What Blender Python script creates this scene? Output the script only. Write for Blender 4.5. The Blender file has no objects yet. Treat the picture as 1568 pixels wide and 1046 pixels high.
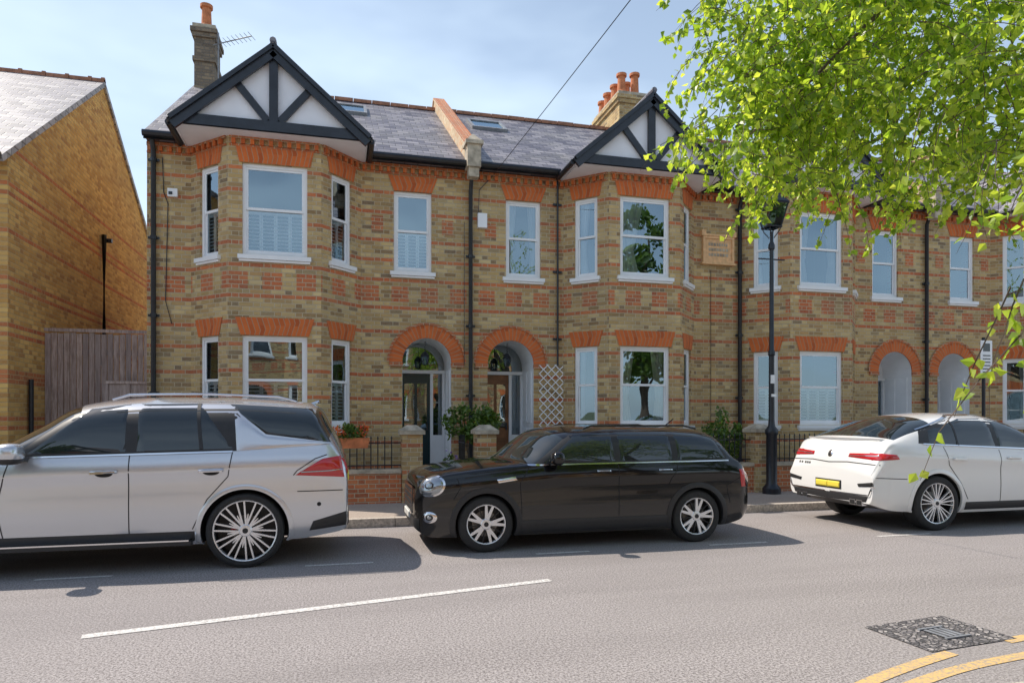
import bpy, bmesh, math, random
from mathutils import Vector, Matrix
from mathutils.bvhtree import BVHTree
random.seed(7)
S=bpy.context.scene
COL=S.collection
R=random.random
def U(a,b): return random.uniform(a,b)

# ------------------------------------------------------------ materials
class NT:
    def __init__(s,name):
        s.mat=bpy.data.materials.new(name); s.mat.use_nodes=True
        s.n=s.mat.node_tree.nodes; s.l=s.mat.node_tree.links; s.n.clear()
        s.out=s.n.new('ShaderNodeOutputMaterial')
    def put(s,sock,v):
        if v is None: return
        if isinstance(v,bpy.types.NodeSocket): s.l.new(v,sock)
        else: sock.default_value=v
    def m(s,op,a,b=None,c=None):
        n=s.n.new('ShaderNodeMath'); n.operation=op
        s.put(n.inputs[0],a); s.put(n.inputs[1],b); s.put(n.inputs[2],c)
        return n.outputs[0]
    def mix(s,f,a,b,bt='MIX'):
        n=s.n.new('ShaderNodeMix'); n.data_type='RGBA'; n.blend_type=bt
        s.put(n.inputs[0],f)
        for i,v in ((6,a),(7,b)):
            if isinstance(v,tuple): v=(*v[:3],1)
            s.put(n.inputs[i],v)
        return n.outputs[2]
    def uv(s):
        n=s.n.new('ShaderNodeUVMap'); n.uv_map='UVMap'; return n.outputs[0]
    def obj(s):
        return s.n.new('ShaderNodeTexCoord').outputs['Object']
    def sep(s,v):
        n=s.n.new('ShaderNodeSeparateXYZ'); s.l.new(v,n.inputs[0]); return n.outputs
    def comb(s,x,y,z=0.0):
        n=s.n.new('ShaderNodeCombineXYZ'); s.put(n.inputs[0],x); s.put(n.inputs[1],y); s.put(n.inputs[2],z); return n.outputs[0]
    def noise(s,vec,scale,detail=3.0,rough=.5):
        n=s.n.new('ShaderNodeTexNoise'); 
        if vec is not None: s.l.new(vec,n.inputs['Vector'])
        n.inputs['Scale'].default_value=scale; n.inputs['Detail'].default_value=detail; n.inputs['Roughness'].default_value=rough
        return n.outputs[0]
    def white(s,vec):
        n=s.n.new('ShaderNodeTexWhiteNoise'); n.noise_dimensions='3D'; s.l.new(vec,n.inputs['Vector']); return n.outputs[0]
    def ramp(s,f,stops,interp='LINEAR'):
        n=s.n.new('ShaderNodeValToRGB'); s.l.new(f,n.inputs[0]); e=n.color_ramp.elements; n.color_ramp.interpolation=interp
        while len(e)<len(stops): e.new(.5)
        for i,(p,c) in enumerate(stops):
            e[i].position=p
            if not isinstance(c,tuple): c=(c,c,c)
            e[i].color=(*c[:3],1)
        return n.outputs[0]
    def mr(s,v,a,b,c=0.0,d=1.0):
        n=s.n.new('ShaderNodeMapRange'); s.l.new(v,n.inputs[0])
        for i,x in enumerate((a,b,c,d)): n.inputs[i+1].default_value=x
        return n.outputs[0]
    def bump(s,h,st=.5,dist=.01):
        n=s.n.new('ShaderNodeBump'); s.l.new(h,n.inputs['Height']); n.inputs['Strength'].default_value=st; n.inputs['Distance'].default_value=dist
        return n.outputs[0]
    def bsdf(s,col,rough=.6,metal=0.0,normal=None,coat=0.0,spec=.5):
        n=s.n.new('ShaderNodeBsdfPrincipled')
        if isinstance(col,tuple): col=(*col[:3],1)
        s.put(n.inputs['Base Color'],col); s.put(n.inputs['Roughness'],rough); s.put(n.inputs['Metallic'],metal)
        n.inputs['Specular IOR Level'].default_value=spec
        n.inputs['Coat Weight'].default_value=coat; n.inputs['Coat Roughness'].default_value=.03
        if normal is not None: s.l.new(normal,n.inputs['Normal'])
        s.l.new(n.outputs[0],s.out.inputs[0]); return n
def simple(name,col,rough=.6,metal=0.0,coat=0.0,spec=.5,var=.0,vs=8):
    t=NT(name)
    if var>0:
        f=t.noise(t.obj(),vs,2,.6)
        c=t.mix(t.mr(f,.3,.7),tuple(x*(1-var) for x in col),tuple(min(1,x*(1+var)) for x in col))
    else: c=col
    t.bsdf(c,rough,metal,None,coat,spec); return t.mat

BANDS=[.60,1.03,1.46,1.89,2.32,2.75,3.18,3.60,4.12,4.50,4.90,5.40,5.80]
STOCK=[(0,(.25,.155,.07)),(.15,(.53,.36,.15)),(.4,(.67,.49,.23)),(.58,(.46,.29,.12)),(.78,(.74,.57,.29)),(.9,(.20,.14,.09)),(1,(.60,.36,.14))]
REDS=[(0,(.50,.11,.04)),(.4,(.60,.145,.05)),(.75,(.67,.19,.065)),(1,(.38,.08,.035))]
def brick_mat(name,stock,blocks=True,bands=BANDS,mort=(.60,.51,.36),allred=False,grime=(.17,.13,.09),gr=.5):
    t=NT(name); uv=t.uv(); s=t.sep(uv); u,v=s[0],s[1]
    vr=t.m('DIVIDE',v,.075); row=t.m('FLOOR',vr); fr=t.m('FRACT',vr)
    w=t.m('ADD',t.m('DIVIDE',u,.345),t.m('MULTIPLY',t.m('MODULO',row,2.0),.5))
    cell=t.m('FLOOR',w); f=t.m('FRACT',w); hd=t.m('LESS_THAN',f,.3333)
    dx=t.m('MULTIPLY',t.m('MINIMUM',t.m('MINIMUM',f,t.m('SUBTRACT',1.0,f)),t.m('ABSOLUTE',t.m('SUBTRACT',f,.3333))),.345)
    dz=t.m('MULTIPLY',t.m('MINIMUM',fr,t.m('SUBTRACT',1.0,fr)),.075)
    d=t.m('MINIMUM',dx,dz); face=t.mr(d,.003,.0085)
    rnd=t.white(t.comb(t.m('ADD',t.m('MULTIPLY',cell,2.0),hd),row))
    cs=t.ramp(rnd,stock); cr=t.ramp(rnd,REDS)
    if allred: c=cr
    else:
        rows=sorted({round(z/.075) for z in bands}); K=140.0; st=[(0.0,0.0)]
        for r0 in rows:
            if st[-1][0]>=r0/K-1e-6 and st[-1][1]==0.0: st[-1]=(r0/K,1.0)
            else: st.append((r0/K,1.0))
            st.append(((r0+1)/K,0.0))
        mask=t.ramp(t.m('DIVIDE',t.m('ADD',row,.5),K),st,'CONSTANT')
        if blocks:
            zz=t.m('MULTIPLY',t.m('GREATER_THAN',v,3.75),t.m('LESS_THAN',v,4.05))
            b=t.m('MULTIPLY',zz,t.m('LESS_THAN',t.m('FRACT',t.m('ADD',t.m('DIVIDE',u,.56),.2)),.58))
            mask=t.m('MAXIMUM',mask,b)
        c=t.mix(mask,cs,cr)
    big=t.noise(uv,.8,4,.65); c=t.mix(t.mr(big,.38,.72,0,gr),c,grime)
    fine=t.noise(uv,26,2,.7); c=t.mix(t.mr(fine,.3,.7,0,.25),c,(.62,.46,.27))
    c=t.mix(face,mort,c)
    t.bsdf(c,.9,0,t.bump(face,.8,.01),spec=.2); return t.mat
M={}
M['brick']=brick_mat('stock_brick',STOCK)
M['brick_dark']=brick_mat('sooty_brick',[(0,(.10,.085,.075)),(.5,(.20,.16,.13)),(.8,(.30,.23,.16)),(1,(.14,.12,.11))],blocks=False,bands=[8.4,9.6],mort=(.2,.18,.16))
M['brick_side']=brick_mat('sunlit_gold_brick',[(0,(.50,.25,.06)),(.3,(.74,.43,.12)),(.6,(.82,.53,.17)),(.85,(.62,.33,.08)),(1,(.44,.21,.07))],blocks=False,bands=[.6,.75,1.35,1.5,2.1,2.25,2.85,3.0,3.6,3.75,4.35,4.5,5.1,5.25,5.85],mort=(.58,.42,.22),grime=(.35,.2,.08))  # neighbour brick: golden sunlight put into a brighter base colour
M['redbrick']=brick_mat('red_brick',STOCK,allred=True)
def gauged():
    t=NT('gauged_red_brick'); s=t.sep(t.uv()); w=t.m('DIVIDE',s[0],.075); f=t.m('FRACT',w)
    d=t.m('MINIMUM',f,t.m('SUBTRACT',1.0,f)); face=t.mr(d,.04,.12)
    c=t.ramp(t.white(t.comb(t.m('FLOOR',w),t.m('FLOOR',t.m('DIVIDE',s[1],.17)))),[(0,(.48,.11,.035)),(.5,(.70,.18,.05)),(1,(.58,.14,.045))])
    g=t.noise(t.uv(),3,3,.6); c=t.mix(t.mr(g,.45,.75,0,.4),c,(.28,.11,.06))
    c=t.mix(face,(.46,.27,.17),c); t.bsdf(c,.85,0,t.bump(face,.4,.005),spec=.2); return t.mat
M['gauged']=gauged()
def slate(name,a,b,c3):
    t=NT(name); uv=t.uv(); s=t.sep(uv); vr=t.m('DIVIDE',s[1],.19); row=t.m('FLOOR',vr); fr=t.m('FRACT',vr)
    w=t.m('ADD',t.m('DIVIDE',s[0],.25),t.m('MULTIPLY',t.m('MODULO',row,2.0),.5)); f=t.m('FRACT',w)
    rnd=t.white(t.comb(t.m('FLOOR',w),row)); c=t.ramp(rnd,[(0,a),(.5,b),(1,c3)])
    st=t.noise(uv,1.2,4,.65); c=t.mix(t.mr(st,.45,.75,0,.5),c,(.26,.25,.21))
    e=t.m('MULTIPLY',t.mr(fr,.0,.2),t.mr(t.m('MINIMUM',f,t.m('SUBTRACT',1.0,f)),.0,.05))
    c=t.mix(e,(.03,.03,.035),c)
    h=t.m('ADD',t.m('MULTIPLY',e,.6),t.m('SUBTRACT',t.m('MULTIPLY',rnd,.3),t.m('MULTIPLY',fr,.6)))
    t.bsdf(c,.5,0,t.bump(h,.7,.012),spec=.45); return t.mat
M['slate']=slate('slate',(.10,.095,.125),(.20,.19,.22),(.33,.31,.33))
M['slate_glare']=slate('slate_glare',(.22,.21,.23),(.36,.34,.36),(.50,.47,.46))  # neighbour roof slate: pale glare painted into the colour
M['white']=simple('white_paint',(.86,.87,.89),.35,var=.04,vs=3)
M['render']=simple('gable_render',(.86,.87,.93),.7,var=.05,vs=2)
M['black']=simple('black_timber',(.018,.022,.032),.35,var=.3,vs=6)
M['iron']=simple('black_iron',(.014,.018,.026),.35,var=.3,vs=10)
M['terra']=simple('terracotta',(.55,.19,.08),.8,var=.25,vs=9)
M['ridge']=simple('ridge_tile',(.33,.15,.09),.85,var=.3,vs=9)
M['plaque']=simple('plaque_stone',(.80,.50,.26),.8,var=.15,vs=14)
M['stone']=simple('weathered_stone',(.46,.40,.31),.85,var=.35,vs=7)
M['cream']=brick_mat('pale_parapet_brick',[(0,(.62,.46,.28)),(.4,(.78,.64,.46)),(.7,(.70,.40,.22)),(1,(.80,.68,.50))],blocks=False,bands=[],mort=(.66,.58,.45))
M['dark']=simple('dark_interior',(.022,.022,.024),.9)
M['curtain']=simple('curtain_cloth',(.80,.81,.82),.9,var=.08,vs=4)
M['door_teal']=simple('door_teal',(.012,.04,.05),.25)
M['door_wood']=simple('door_wood',(.22,.09,.035),.4,var=.35,vs=5)
M['door_blue']=simple('door_pale',(.50,.56,.64),.5)
M['lead']=simple('lead_grey',(.25,.26,.28),.5,var=.2)
def glassm():
    t=NT('window_glass'); tr=t.n.new('ShaderNodeBsdfTransparent'); tr.inputs[0].default_value=(.88,.92,.92,1)
    g=t.n.new('ShaderNodeBsdfGlossy'); g.inputs['Roughness'].default_value=.01; g.inputs[0].default_value=(.70,.88,1,1)
    nz=t.noise(t.obj(),1.1,1); bn=t.bump(nz,.3,.025); t.l.new(bn,g.inputs['Normal'])
    lw=t.n.new('ShaderNodeLayerWeight'); lw.inputs[0].default_value=.5
    mx=t.n.new('ShaderNodeMixShader'); t.l.new(t.mr(lw.outputs['Fresnel'],0,1,.19,1.0),mx.inputs[0])
    t.l.new(tr.outputs[0],mx.inputs[1]); t.l.new(g.outputs[0],mx.inputs[2]); t.l.new(mx.outputs[0],t.out.inputs[0]); return t.mat
M['glass']=glassm()
def asphalt(name,a,b,c2,sc=1.0):
    t=NT(name); o=t.obj(); f1=t.noise(o,60*sc,2,.85); f2=t.noise(o,.45,4,.65)
    c=t.mix(t.mr(f1,.40,.60),a,b); c=t.mix(t.mr(f2,.38,.66,0,.55),c,c2)
    vo=t.n.new('ShaderNodeTexVoronoi'); t.l.new(o,vo.inputs['Vector']); vo.inputs['Scale'].default_value=48
    c=t.mix(t.mr(vo.outputs[0],.08,.28,.5,0),c,tuple(min(1,x*1.4) for x in b))
    v2=t.n.new('ShaderNodeTexVoronoi'); t.l.new(o,v2.inputs['Vector']); v2.inputs['Scale'].default_value=36
    c=t.mix(t.mr(v2.outputs[0],.06,.22,.65,0),c,(.06,.055,.05))
    mp=t.n.new('ShaderNodeMapping'); mp.inputs['Scale'].default_value=(.10,1.0,1); t.l.new(o,mp.inputs[0]); tr=t.noise(mp.outputs[0],1.1,3,.6)
    c=t.mix(t.mr(tr,.45,.7,0,.22),c,tuple(x*.7 for x in a))
    t.bsdf(c,.85,0,t.bump(f1,.6,.006),spec=.25); return t.mat
M['road']=asphalt('worn_asphalt',(.175,.157,.152),(.46,.425,.415),(.28,.257,.25))
M['pave']=asphalt('pavement_tarmac',(.30,.25,.21),(.52,.44,.37),(.40,.34,.29))
M['kerb']=simple('granite_kerb',(.50,.45,.39),.8,var=.35,vs=30)
def worn(name,col,under=(.31,.285,.275),amt=.5):
    t=NT(name); o=t.obj(); f=t.noise(o,38,4,.8); g=t.noise(o,3,3)
    k=t.m('MULTIPLY',t.mr(f,.44,.60),t.mr(g,.2,.8,amt,1.0))
    t.bsdf(t.mix(k,col,under),.8,spec=.2); return t.mat
M['mark']=worn('road_paint_white',(.74,.72,.69)); M['yellow']=worn('road_paint_yellow',(.72,.48,.19))
def setts():
    t=NT('granite_setts'); vo=t.n.new('ShaderNodeTexVoronoi'); t.l.new(t.obj(),vo.inputs['Vector']); vo.inputs['Scale'].default_value=30
    vo.feature='DISTANCE_TO_EDGE'; v2=t.n.new('ShaderNodeTexVoronoi'); t.l.new(t.obj(),v2.inputs['Vector']); v2.inputs['Scale'].default_value=30
    e=t.mr(vo.outputs[0],.02,.16); s=t.sep(v2.outputs['Color'])
    c=t.mix(e,(.06,.055,.055),t.ramp(s[0],[(0,(.10,.095,.10)),(.6,(.24,.22,.22)),(1,(.50,.46,.44))])); t.bsdf(c,.8,0,t.bump(e,.8,.01)); return t.mat
M['setts']=setts()
def grass():
    t=NT('ground_grass'); f=t.noise(t.obj(),3,3,.7); t.bsdf(t.mix(f,(.05,.09,.025),(.12,.13,.06)),.95); return t.mat
M['grass']=grass()
def fencewood():
    t=NT('weathered_wood'); o=t.obj(); mp=t.n.new('ShaderNodeMapping'); mp.inputs['Scale'].default_value=(12,12,1.2); t.l.new(o,mp.inputs[0])
    f=t.noise(mp.outputs[0],3,4,.7); g=t.n.new('ShaderNodeNewGeometry')
    c=t.mix(t.mr(f,.3,.7),(.24,.16,.13),(.66,.53,.48)); c=t.mix(t.mr(g.outputs['Random Per Island'],0,1,0,.7),c,(.22,.18,.18)); t.bsdf(c,.85,0,t.bump(f,.4,.005)); return t.mat
M['fence']=fencewood()
def leafm(name,a,b,c3,tr=.55,tb=1.6):
    t=NT(name); g=t.n.new('ShaderNodeNewGeometry'); c=t.ramp(g.outputs['Random Per Island'],[(0,a),(.5,b),(1,c3)])
    d=t.n.new('ShaderNodeBsdfPrincipled'); t.l.new(c,d.inputs['Base Color']); d.inputs['Roughness'].default_value=.36; d.inputs['Specular IOR Level'].default_value=.7
    x=t.n.new('ShaderNodeBsdfTranslucent'); bc=t.mix(1.0,c,(tb,tb*.92,tb*.35),'MULTIPLY'); t.l.new(bc,x.inputs[0])
    mx=t.n.new('ShaderNodeMixShader'); mx.inputs[0].default_value=tr; t.l.new(d.outputs[0],mx.inputs[1]); t.l.new(x.outputs[0],mx.inputs[2]); t.l.new(mx.outputs[0],t.out.inputs[0]); return t.mat
M['leaf']=leafm('birch_leaf',(.09,.17,.03),(.22,.33,.05),(.40,.48,.11),.60,2.6)
M['shrubleaf']=leafm('shrub_leaf',(.05,.10,.02),(.10,.19,.035),(.18,.28,.06),.4,1.8)
M['flower']=leafm('flower_petals',(.75,.12,.04),(.85,.30,.05),(.6,.05,.15),.3,1.2)
M['purple']=leafm('purple_petals',(.25,.12,.5),(.35,.2,.6),(.5,.4,.7),.3,1.2)
M['bark']=simple('bark',(.11,.085,.065),.9,var=.4,vs=14)
def paint(name,col,metal,rough,coat=1.0,spec=.5):
    t=NT(name); o=t.obj(); dust=t.sep(o)
    k=t.mr(dust[2],.15,.75,.14,0.0); c=t.mix(k,col,(.30,.27,.24))
    t.bsdf(c,rough,metal,None,coat,spec); return t.mat
M['silver']=paint('silver_paint',(.64,.66,.70),.6,.24)
M['blackp']=paint('black_paint',(.003,.003,.004),.0,.12,.7,.3)
M['whitep']=paint('white_car_paint',(.84,.84,.83),.0,.25)
def carglass():
    t=NT('car_glass'); t.bsdf((.016,.022,.024),.02,0,None,.6,.7); return t.mat
M['cglass']=carglass()
M['plastic']=simple('black_plastic',(.024,.024,.026),.5,var=.1,vs=20)
M['chrome']=simple('chrome',(.8,.8,.82),.12,1.0)
M['tyre']=simple('tyre_rubber',(.022,.022,.023),.75,var=.2,vs=30)
M['rim']=simple('alloy_rim',(.78,.78,.80),.25,.6)
M['rimdark']=simple('dark_alloy',(.02,.02,.022),.5,.0)
M['disc']=simple('brake_disc',(.20,.19,.18),.4,.8)
M['redl']=paint('tail_lamp',(.50,.012,.018),.0,.1)
M['lamp']=paint('head_lamp',(.34,.37,.40),.75,.10)
M['plate_y']=simple('yellow_plate',(.85,.70,.08),.5)
M['plate_w']=simple('white_plate',(.75,.75,.72),.5)
M['shut']=simple('shut_line',(.012,.012,.013),.8)

# ------------------------------------------------------------ mesh helpers
def empty(name,loc=(0,0,0),rot=0):
    o=bpy.data.objects.new(name,None); COL.objects.link(o); o.location=loc; o.rotation_euler=(0,0,rot); o.empty_display_size=.3; return o
class Part:
    def __init__(s,name,parent,*mats):
        s.name=name;s.parent=parent;s.mats=[M[m] if isinstance(m,str) else m for m in mats];s.v=[];s.f=[];s.mi=[];s.uv=[]
    def poly(s,pts,mi=0,uv=None):
        pts=[Vector(p) for p in pts]; b=len(s.v); s.v+=pts; s.f.append(tuple(range(b,b+len(pts)))); s.mi.append(mi)
        if uv is None:
            n=Vector((0,0,0))
            for i in range(len(pts)):
                a=pts[i];c=pts[(i+1)%len(pts)]; n+=a.cross(c)
            if n.length<1e-12: n=Vector((0,0,1))
            n.normalize()
            if abs(n.z)>.96: uv=[(p.x,p.y) for p in pts]
            else:
                t=Vector((-n.y,n.x,0)).normalized(); bb=n.cross(t); uv=[(p.dot(t),p.dot(bb)) for p in pts]
        s.uv+=uv
    def hexa(s,c,mi=0):
        for q in ((0,3,2,1),(4,5,6,7),(0,1,5,4),(1,2,6,5),(2,3,7,6),(3,0,4,7)): s.poly([c[i] for i in q],mi)
    def box(s,x0,x1,y0,y1,z0,z1,mi=0):
        s.hexa([(x0,y0,z0),(x1,y0,z0),(x1,y1,z0),(x0,y1,z0),(x0,y0,z1),(x1,y0,z1),(x1,y1,z1),(x0,y1,z1)],mi)
    def lbox(s,F,u0,u1,o0,o1,z0,z1,mi=0):
        s.hexa([F(u0,o0,z0),F(u1,o0,z0),F(u1,o1,z0),F(u0,o1,z0),F(u0,o0,z1),F(u1,o0,z1),F(u1,o1,z1),F(u0,o1,z1)],mi)
    def tube(s,pts,r,n=8,mi=0,cap=True):
        pts=[Vector(p) for p in pts]; rs=r if isinstance(r,(list,tuple)) else [r]*len(pts); rings=[]
        for i,p in enumerate(pts):
            d=(pts[min(i+1,len(pts)-1)]-pts[max(i-1,0)]).normalized()
            a=d.cross(Vector((0,0,1)))
            if a.length<.05: a=d.cross(Vector((0,1,0)))
            a.normalize(); b=d.cross(a)
            rings.append([p+(a*math.cos(2*math.pi*k/n)+b*math.sin(2*math.pi*k/n))*rs[i] for k in range(n)])
        for i in range(len(pts)-1):
            for k in range(n):
                s.poly([rings[i][k],rings[i+1][k],rings[i+1][(k+1)%n],rings[i][(k+1)%n]],mi)
        if cap: s.poly(rings[0],mi); s.poly(rings[-1][::-1],mi)
    def beam(s,a,b,w,h,up=(0,0,1),mi=0):
        a=Vector(a);b=Vector(b);d=(b-a).normalized();up=Vector(up); sd=d.cross(up).normalized()*w/2; u=sd.cross(d).normalized()*h/2
        s.hexa([a-sd-u,a+sd-u,b+sd-u,b-sd-u,a-sd+u,a+sd+u,b+sd+u,b-sd+u],mi)
    def lathe(s,c,prof,n=16,mi=0):
        c=Vector(c)
        for i in range(len(prof)-1):
            (r0,z0),(r1,z1)=prof[i],prof[i+1]
            for k in range(n):
                a=2*math.pi*k/n;b=2*math.pi*(k+1)/n
                q=[c+Vector((r0*math.cos(a),r0*math.sin(a),z0)),c+Vector((r0*math.cos(b),r0*math.sin(b),z0)),c+Vector((r1*math.cos(b),r1*math.sin(b),z1)),c+Vector((r1*math.cos(a),r1*math.sin(a),z1))]
                if r0<1e-5: q=[q[0],q[2],q[3]]
                elif r1<1e-5: q=q[:3]
                s.poly(q,mi)
    def done(s,smooth=False,bevel=0,merge=False,ang=35):
        me=bpy.data.meshes.new(s.name); me.from_pydata(s.v,[],s.f)
        ul=me.uv_layers.new(name='UVMap'); 
        for i,c in enumerate(s.uv): ul.data[i].uv=c
        for m in s.mats: me.materials.append(m)
        me.polygons.foreach_set('material_index',s.mi)
        if merge or smooth:
            bm=bmesh.new(); bm.from_mesh(me); bmesh.ops.remove_doubles(bm,verts=bm.verts,dist=.0004); bm.to_mesh(me); bm.free()
        if smooth:
            me.polygons.foreach_set('use_smooth',[True]*len(me.polygons)); me.set_sharp_from_angle(angle=math.radians(ang))
        me.update()
        o=bpy.data.objects.new(s.name,me); COL.objects.link(o)
        if s.parent: o.parent=s.parent
        if bevel:
            b=o.modifiers.new('b','BEVEL'); b.width=bevel; b.segments=2; b.limit_method='ANGLE'
        return o
def frame(A,B):
    A=Vector(A);B=Vector(B);d=(B-A).normalized(); n=Vector((d.y,-d.x))
    def F(u,o,z): return Vector((A.x+d.x*u-n.x*o,A.y+d.y*u-n.y*o,z))
    F.L=(B-A).length
    return F
def wall(p,F,z0,z1,holes,rev=.13,mi=0,rp=None,rmi=0,arch=()):
    us=sorted({0,F.L,*[h[0] for h in holes],*[h[1] for h in holes]}); zs=sorted({z0,z1,*[h[2] for h in holes],*[h[3] for h in holes]})
    for i in range(len(us)-1):
        for j in range(len(zs)-1):
            uc=(us[i]+us[i+1])/2; zc=(zs[j]+zs[j+1])/2
            if any(h[0]<uc<h[1] and h[2]<zc<h[3] for h in holes): continue
            p.poly([F(us[i],0,zs[j]),F(us[i+1],0,zs[j]),F(us[i+1],0,zs[j+1]),F(us[i],0,zs[j+1])],mi)
    for k,(a,b,c,d) in enumerate(holes):
        if k in arch: continue
        r=rp or p
        r.poly([F(a,0,c),F(a,0,d),F(a,rev,d),F(a,rev,c)],rmi); r.poly([F(b,0,d),F(b,0,c),F(b,rev,c),F(b,rev,d)],rmi)
        r.poly([F(a,0,d),F(b,0,d),F(b,rev,d),F(a,rev,d)],rmi); r.poly([F(b,0,c),F(a,0,c),F(a,rev,c),F(b,rev,c)],rmi)

class House: pass
def window(H,F,u0,u1,z0,z1,inner='dark'):
    fr,gl,inn=H.fr,H.gl,H.inn; t=.055
    fr.lbox(F,u0,u0+t,.045,.12,z0,z1); fr.lbox(F,u1-t,u1,.045,.12,z0,z1)
    fr.lbox(F,u0+t,u1-t,.045,.12,z1-t,z1); fr.lbox(F,u0+t,u1-t,.045,.12,z0,z0+t)
    zm=(z0+z1)/2+.02; a,b=u0+t,u1-t; s=.035
    for (za,zb,o) in ((zm-.02,z1-t,.062),(z0+t,zm+.02,.085)):
        fr.lbox(F,a,a+s,o,o+.02,za,zb); fr.lbox(F,b-s,b,o,o+.02,za,zb)
        fr.lbox(F,a+s,b-s,o,o+.02,zb-.04,zb); fr.lbox(F,a+s,b-s,o,o+.02,za,za+.045)
        gl.poly([F(a+s,o+.01,za+.045),F(b-s,o+.01,za+.045),F(b-s,o+.01,zb-.04),F(a+s,o+.01,zb-.04)])
    fr.lbox(F,u0-.07,u1+.07,-.07,.044,z0-.075,z0-.004)
    fr.lbox(F,u0-.05,u1+.05,-.045,.0,z0-.115,z0-.079)
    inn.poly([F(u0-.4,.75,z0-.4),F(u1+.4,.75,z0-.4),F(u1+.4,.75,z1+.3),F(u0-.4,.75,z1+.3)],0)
    if 'shut' in inner:
        top=zm-.01 if inner=='shut' else z1-t
        n=max(1,round((b-a)/.24)); w=(b-a)/n
        for i in range(n):
            x0=a+i*w;x1=x0+w
            inn.lbox(F,x0+.002,x0+.03,.12,.145,z0+.03,top,1); inn.lbox(F,x1-.03,x1-.002,.12,.145,z0+.03,top,1)
            inn.lbox(F,x0+.031,x1-.031,.12,.145,z0+.03,z0+.08,1); inn.lbox(F,x0+.031,x1-.031,.12,.145,top-.05,top,1)
            z=z0+.1
            while z<top-.06:
                inn.poly([F(x0+.031,.115,z),F(x1-.031,.115,z),F(x1-.031,.15,z+.036),F(x0+.031,.15,z+.036)],1); z+=.062
    if inner in('curt','curt1'):
        sides=[(a,a+(b-a)*.34,1),(b-(b-a)*.30,b,-1)] if inner=='curt' else [(a,a+(b-a)*.55,1)]
        for (c0,c1,sg) in sides:
            N=22; prev=None
            for i in range(N+1):
                f=i/N; uu=c0+(c1-c0)*f; o=.17+.025*math.sin(f*26)
                if sg>0: ul=c0+(uu-c0)*.6
                else: ul=c1-(c1-uu)*.6
                cur=(F(uu,o,z1-t),F(ul,o,z0+(z1-z0)*.35),F(c0+(uu-c0)*.85 if sg>0 else c1-(c1-uu)*.85,o,z0+.02))
                if prev:
                    inn.poly([prev[1],cur[1],cur[0],prev[0]],2); inn.poly([prev[2],cur[2],cur[1],prev[1]],2)
                prev=cur
def lintel(H,F,u0,u1,z,h=.29,fl=.11,ex=0):
    u0-=ex;u1+=ex; o=-.014
    b=[F(u0,o,z),F(u1,o,z),F(u1+fl,o,z+h),F(u0-fl,o,z+h)]; c=[F(u0,.01,z),F(u1,.01,z),F(u1+fl,.01,z+h),F(u0-fl,.01,z+h)]
    W=u1-u0
    H.gau.poly(b,0,[(0,0),(W,0),(W,h),(0,h)])
    for i in range(4):
        j=(i+1)%4; H.gau.poly([b[j],b[i],c[i],c[j]])
def cornice(H,F,L0,L1,z=6.20):
    H.red.lbox(F,L0,L1,-.035,.0,z+.09,z+.155); H.red.lbox(F,L0,L1,-.02,0,z-.03,z-.002)
    u=L0+.03
    while u<L1-.08:
        H.gau.lbox(F,u,u+.075,-.06,0,z,z+.088); u+=.15
FY=13.1
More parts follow.
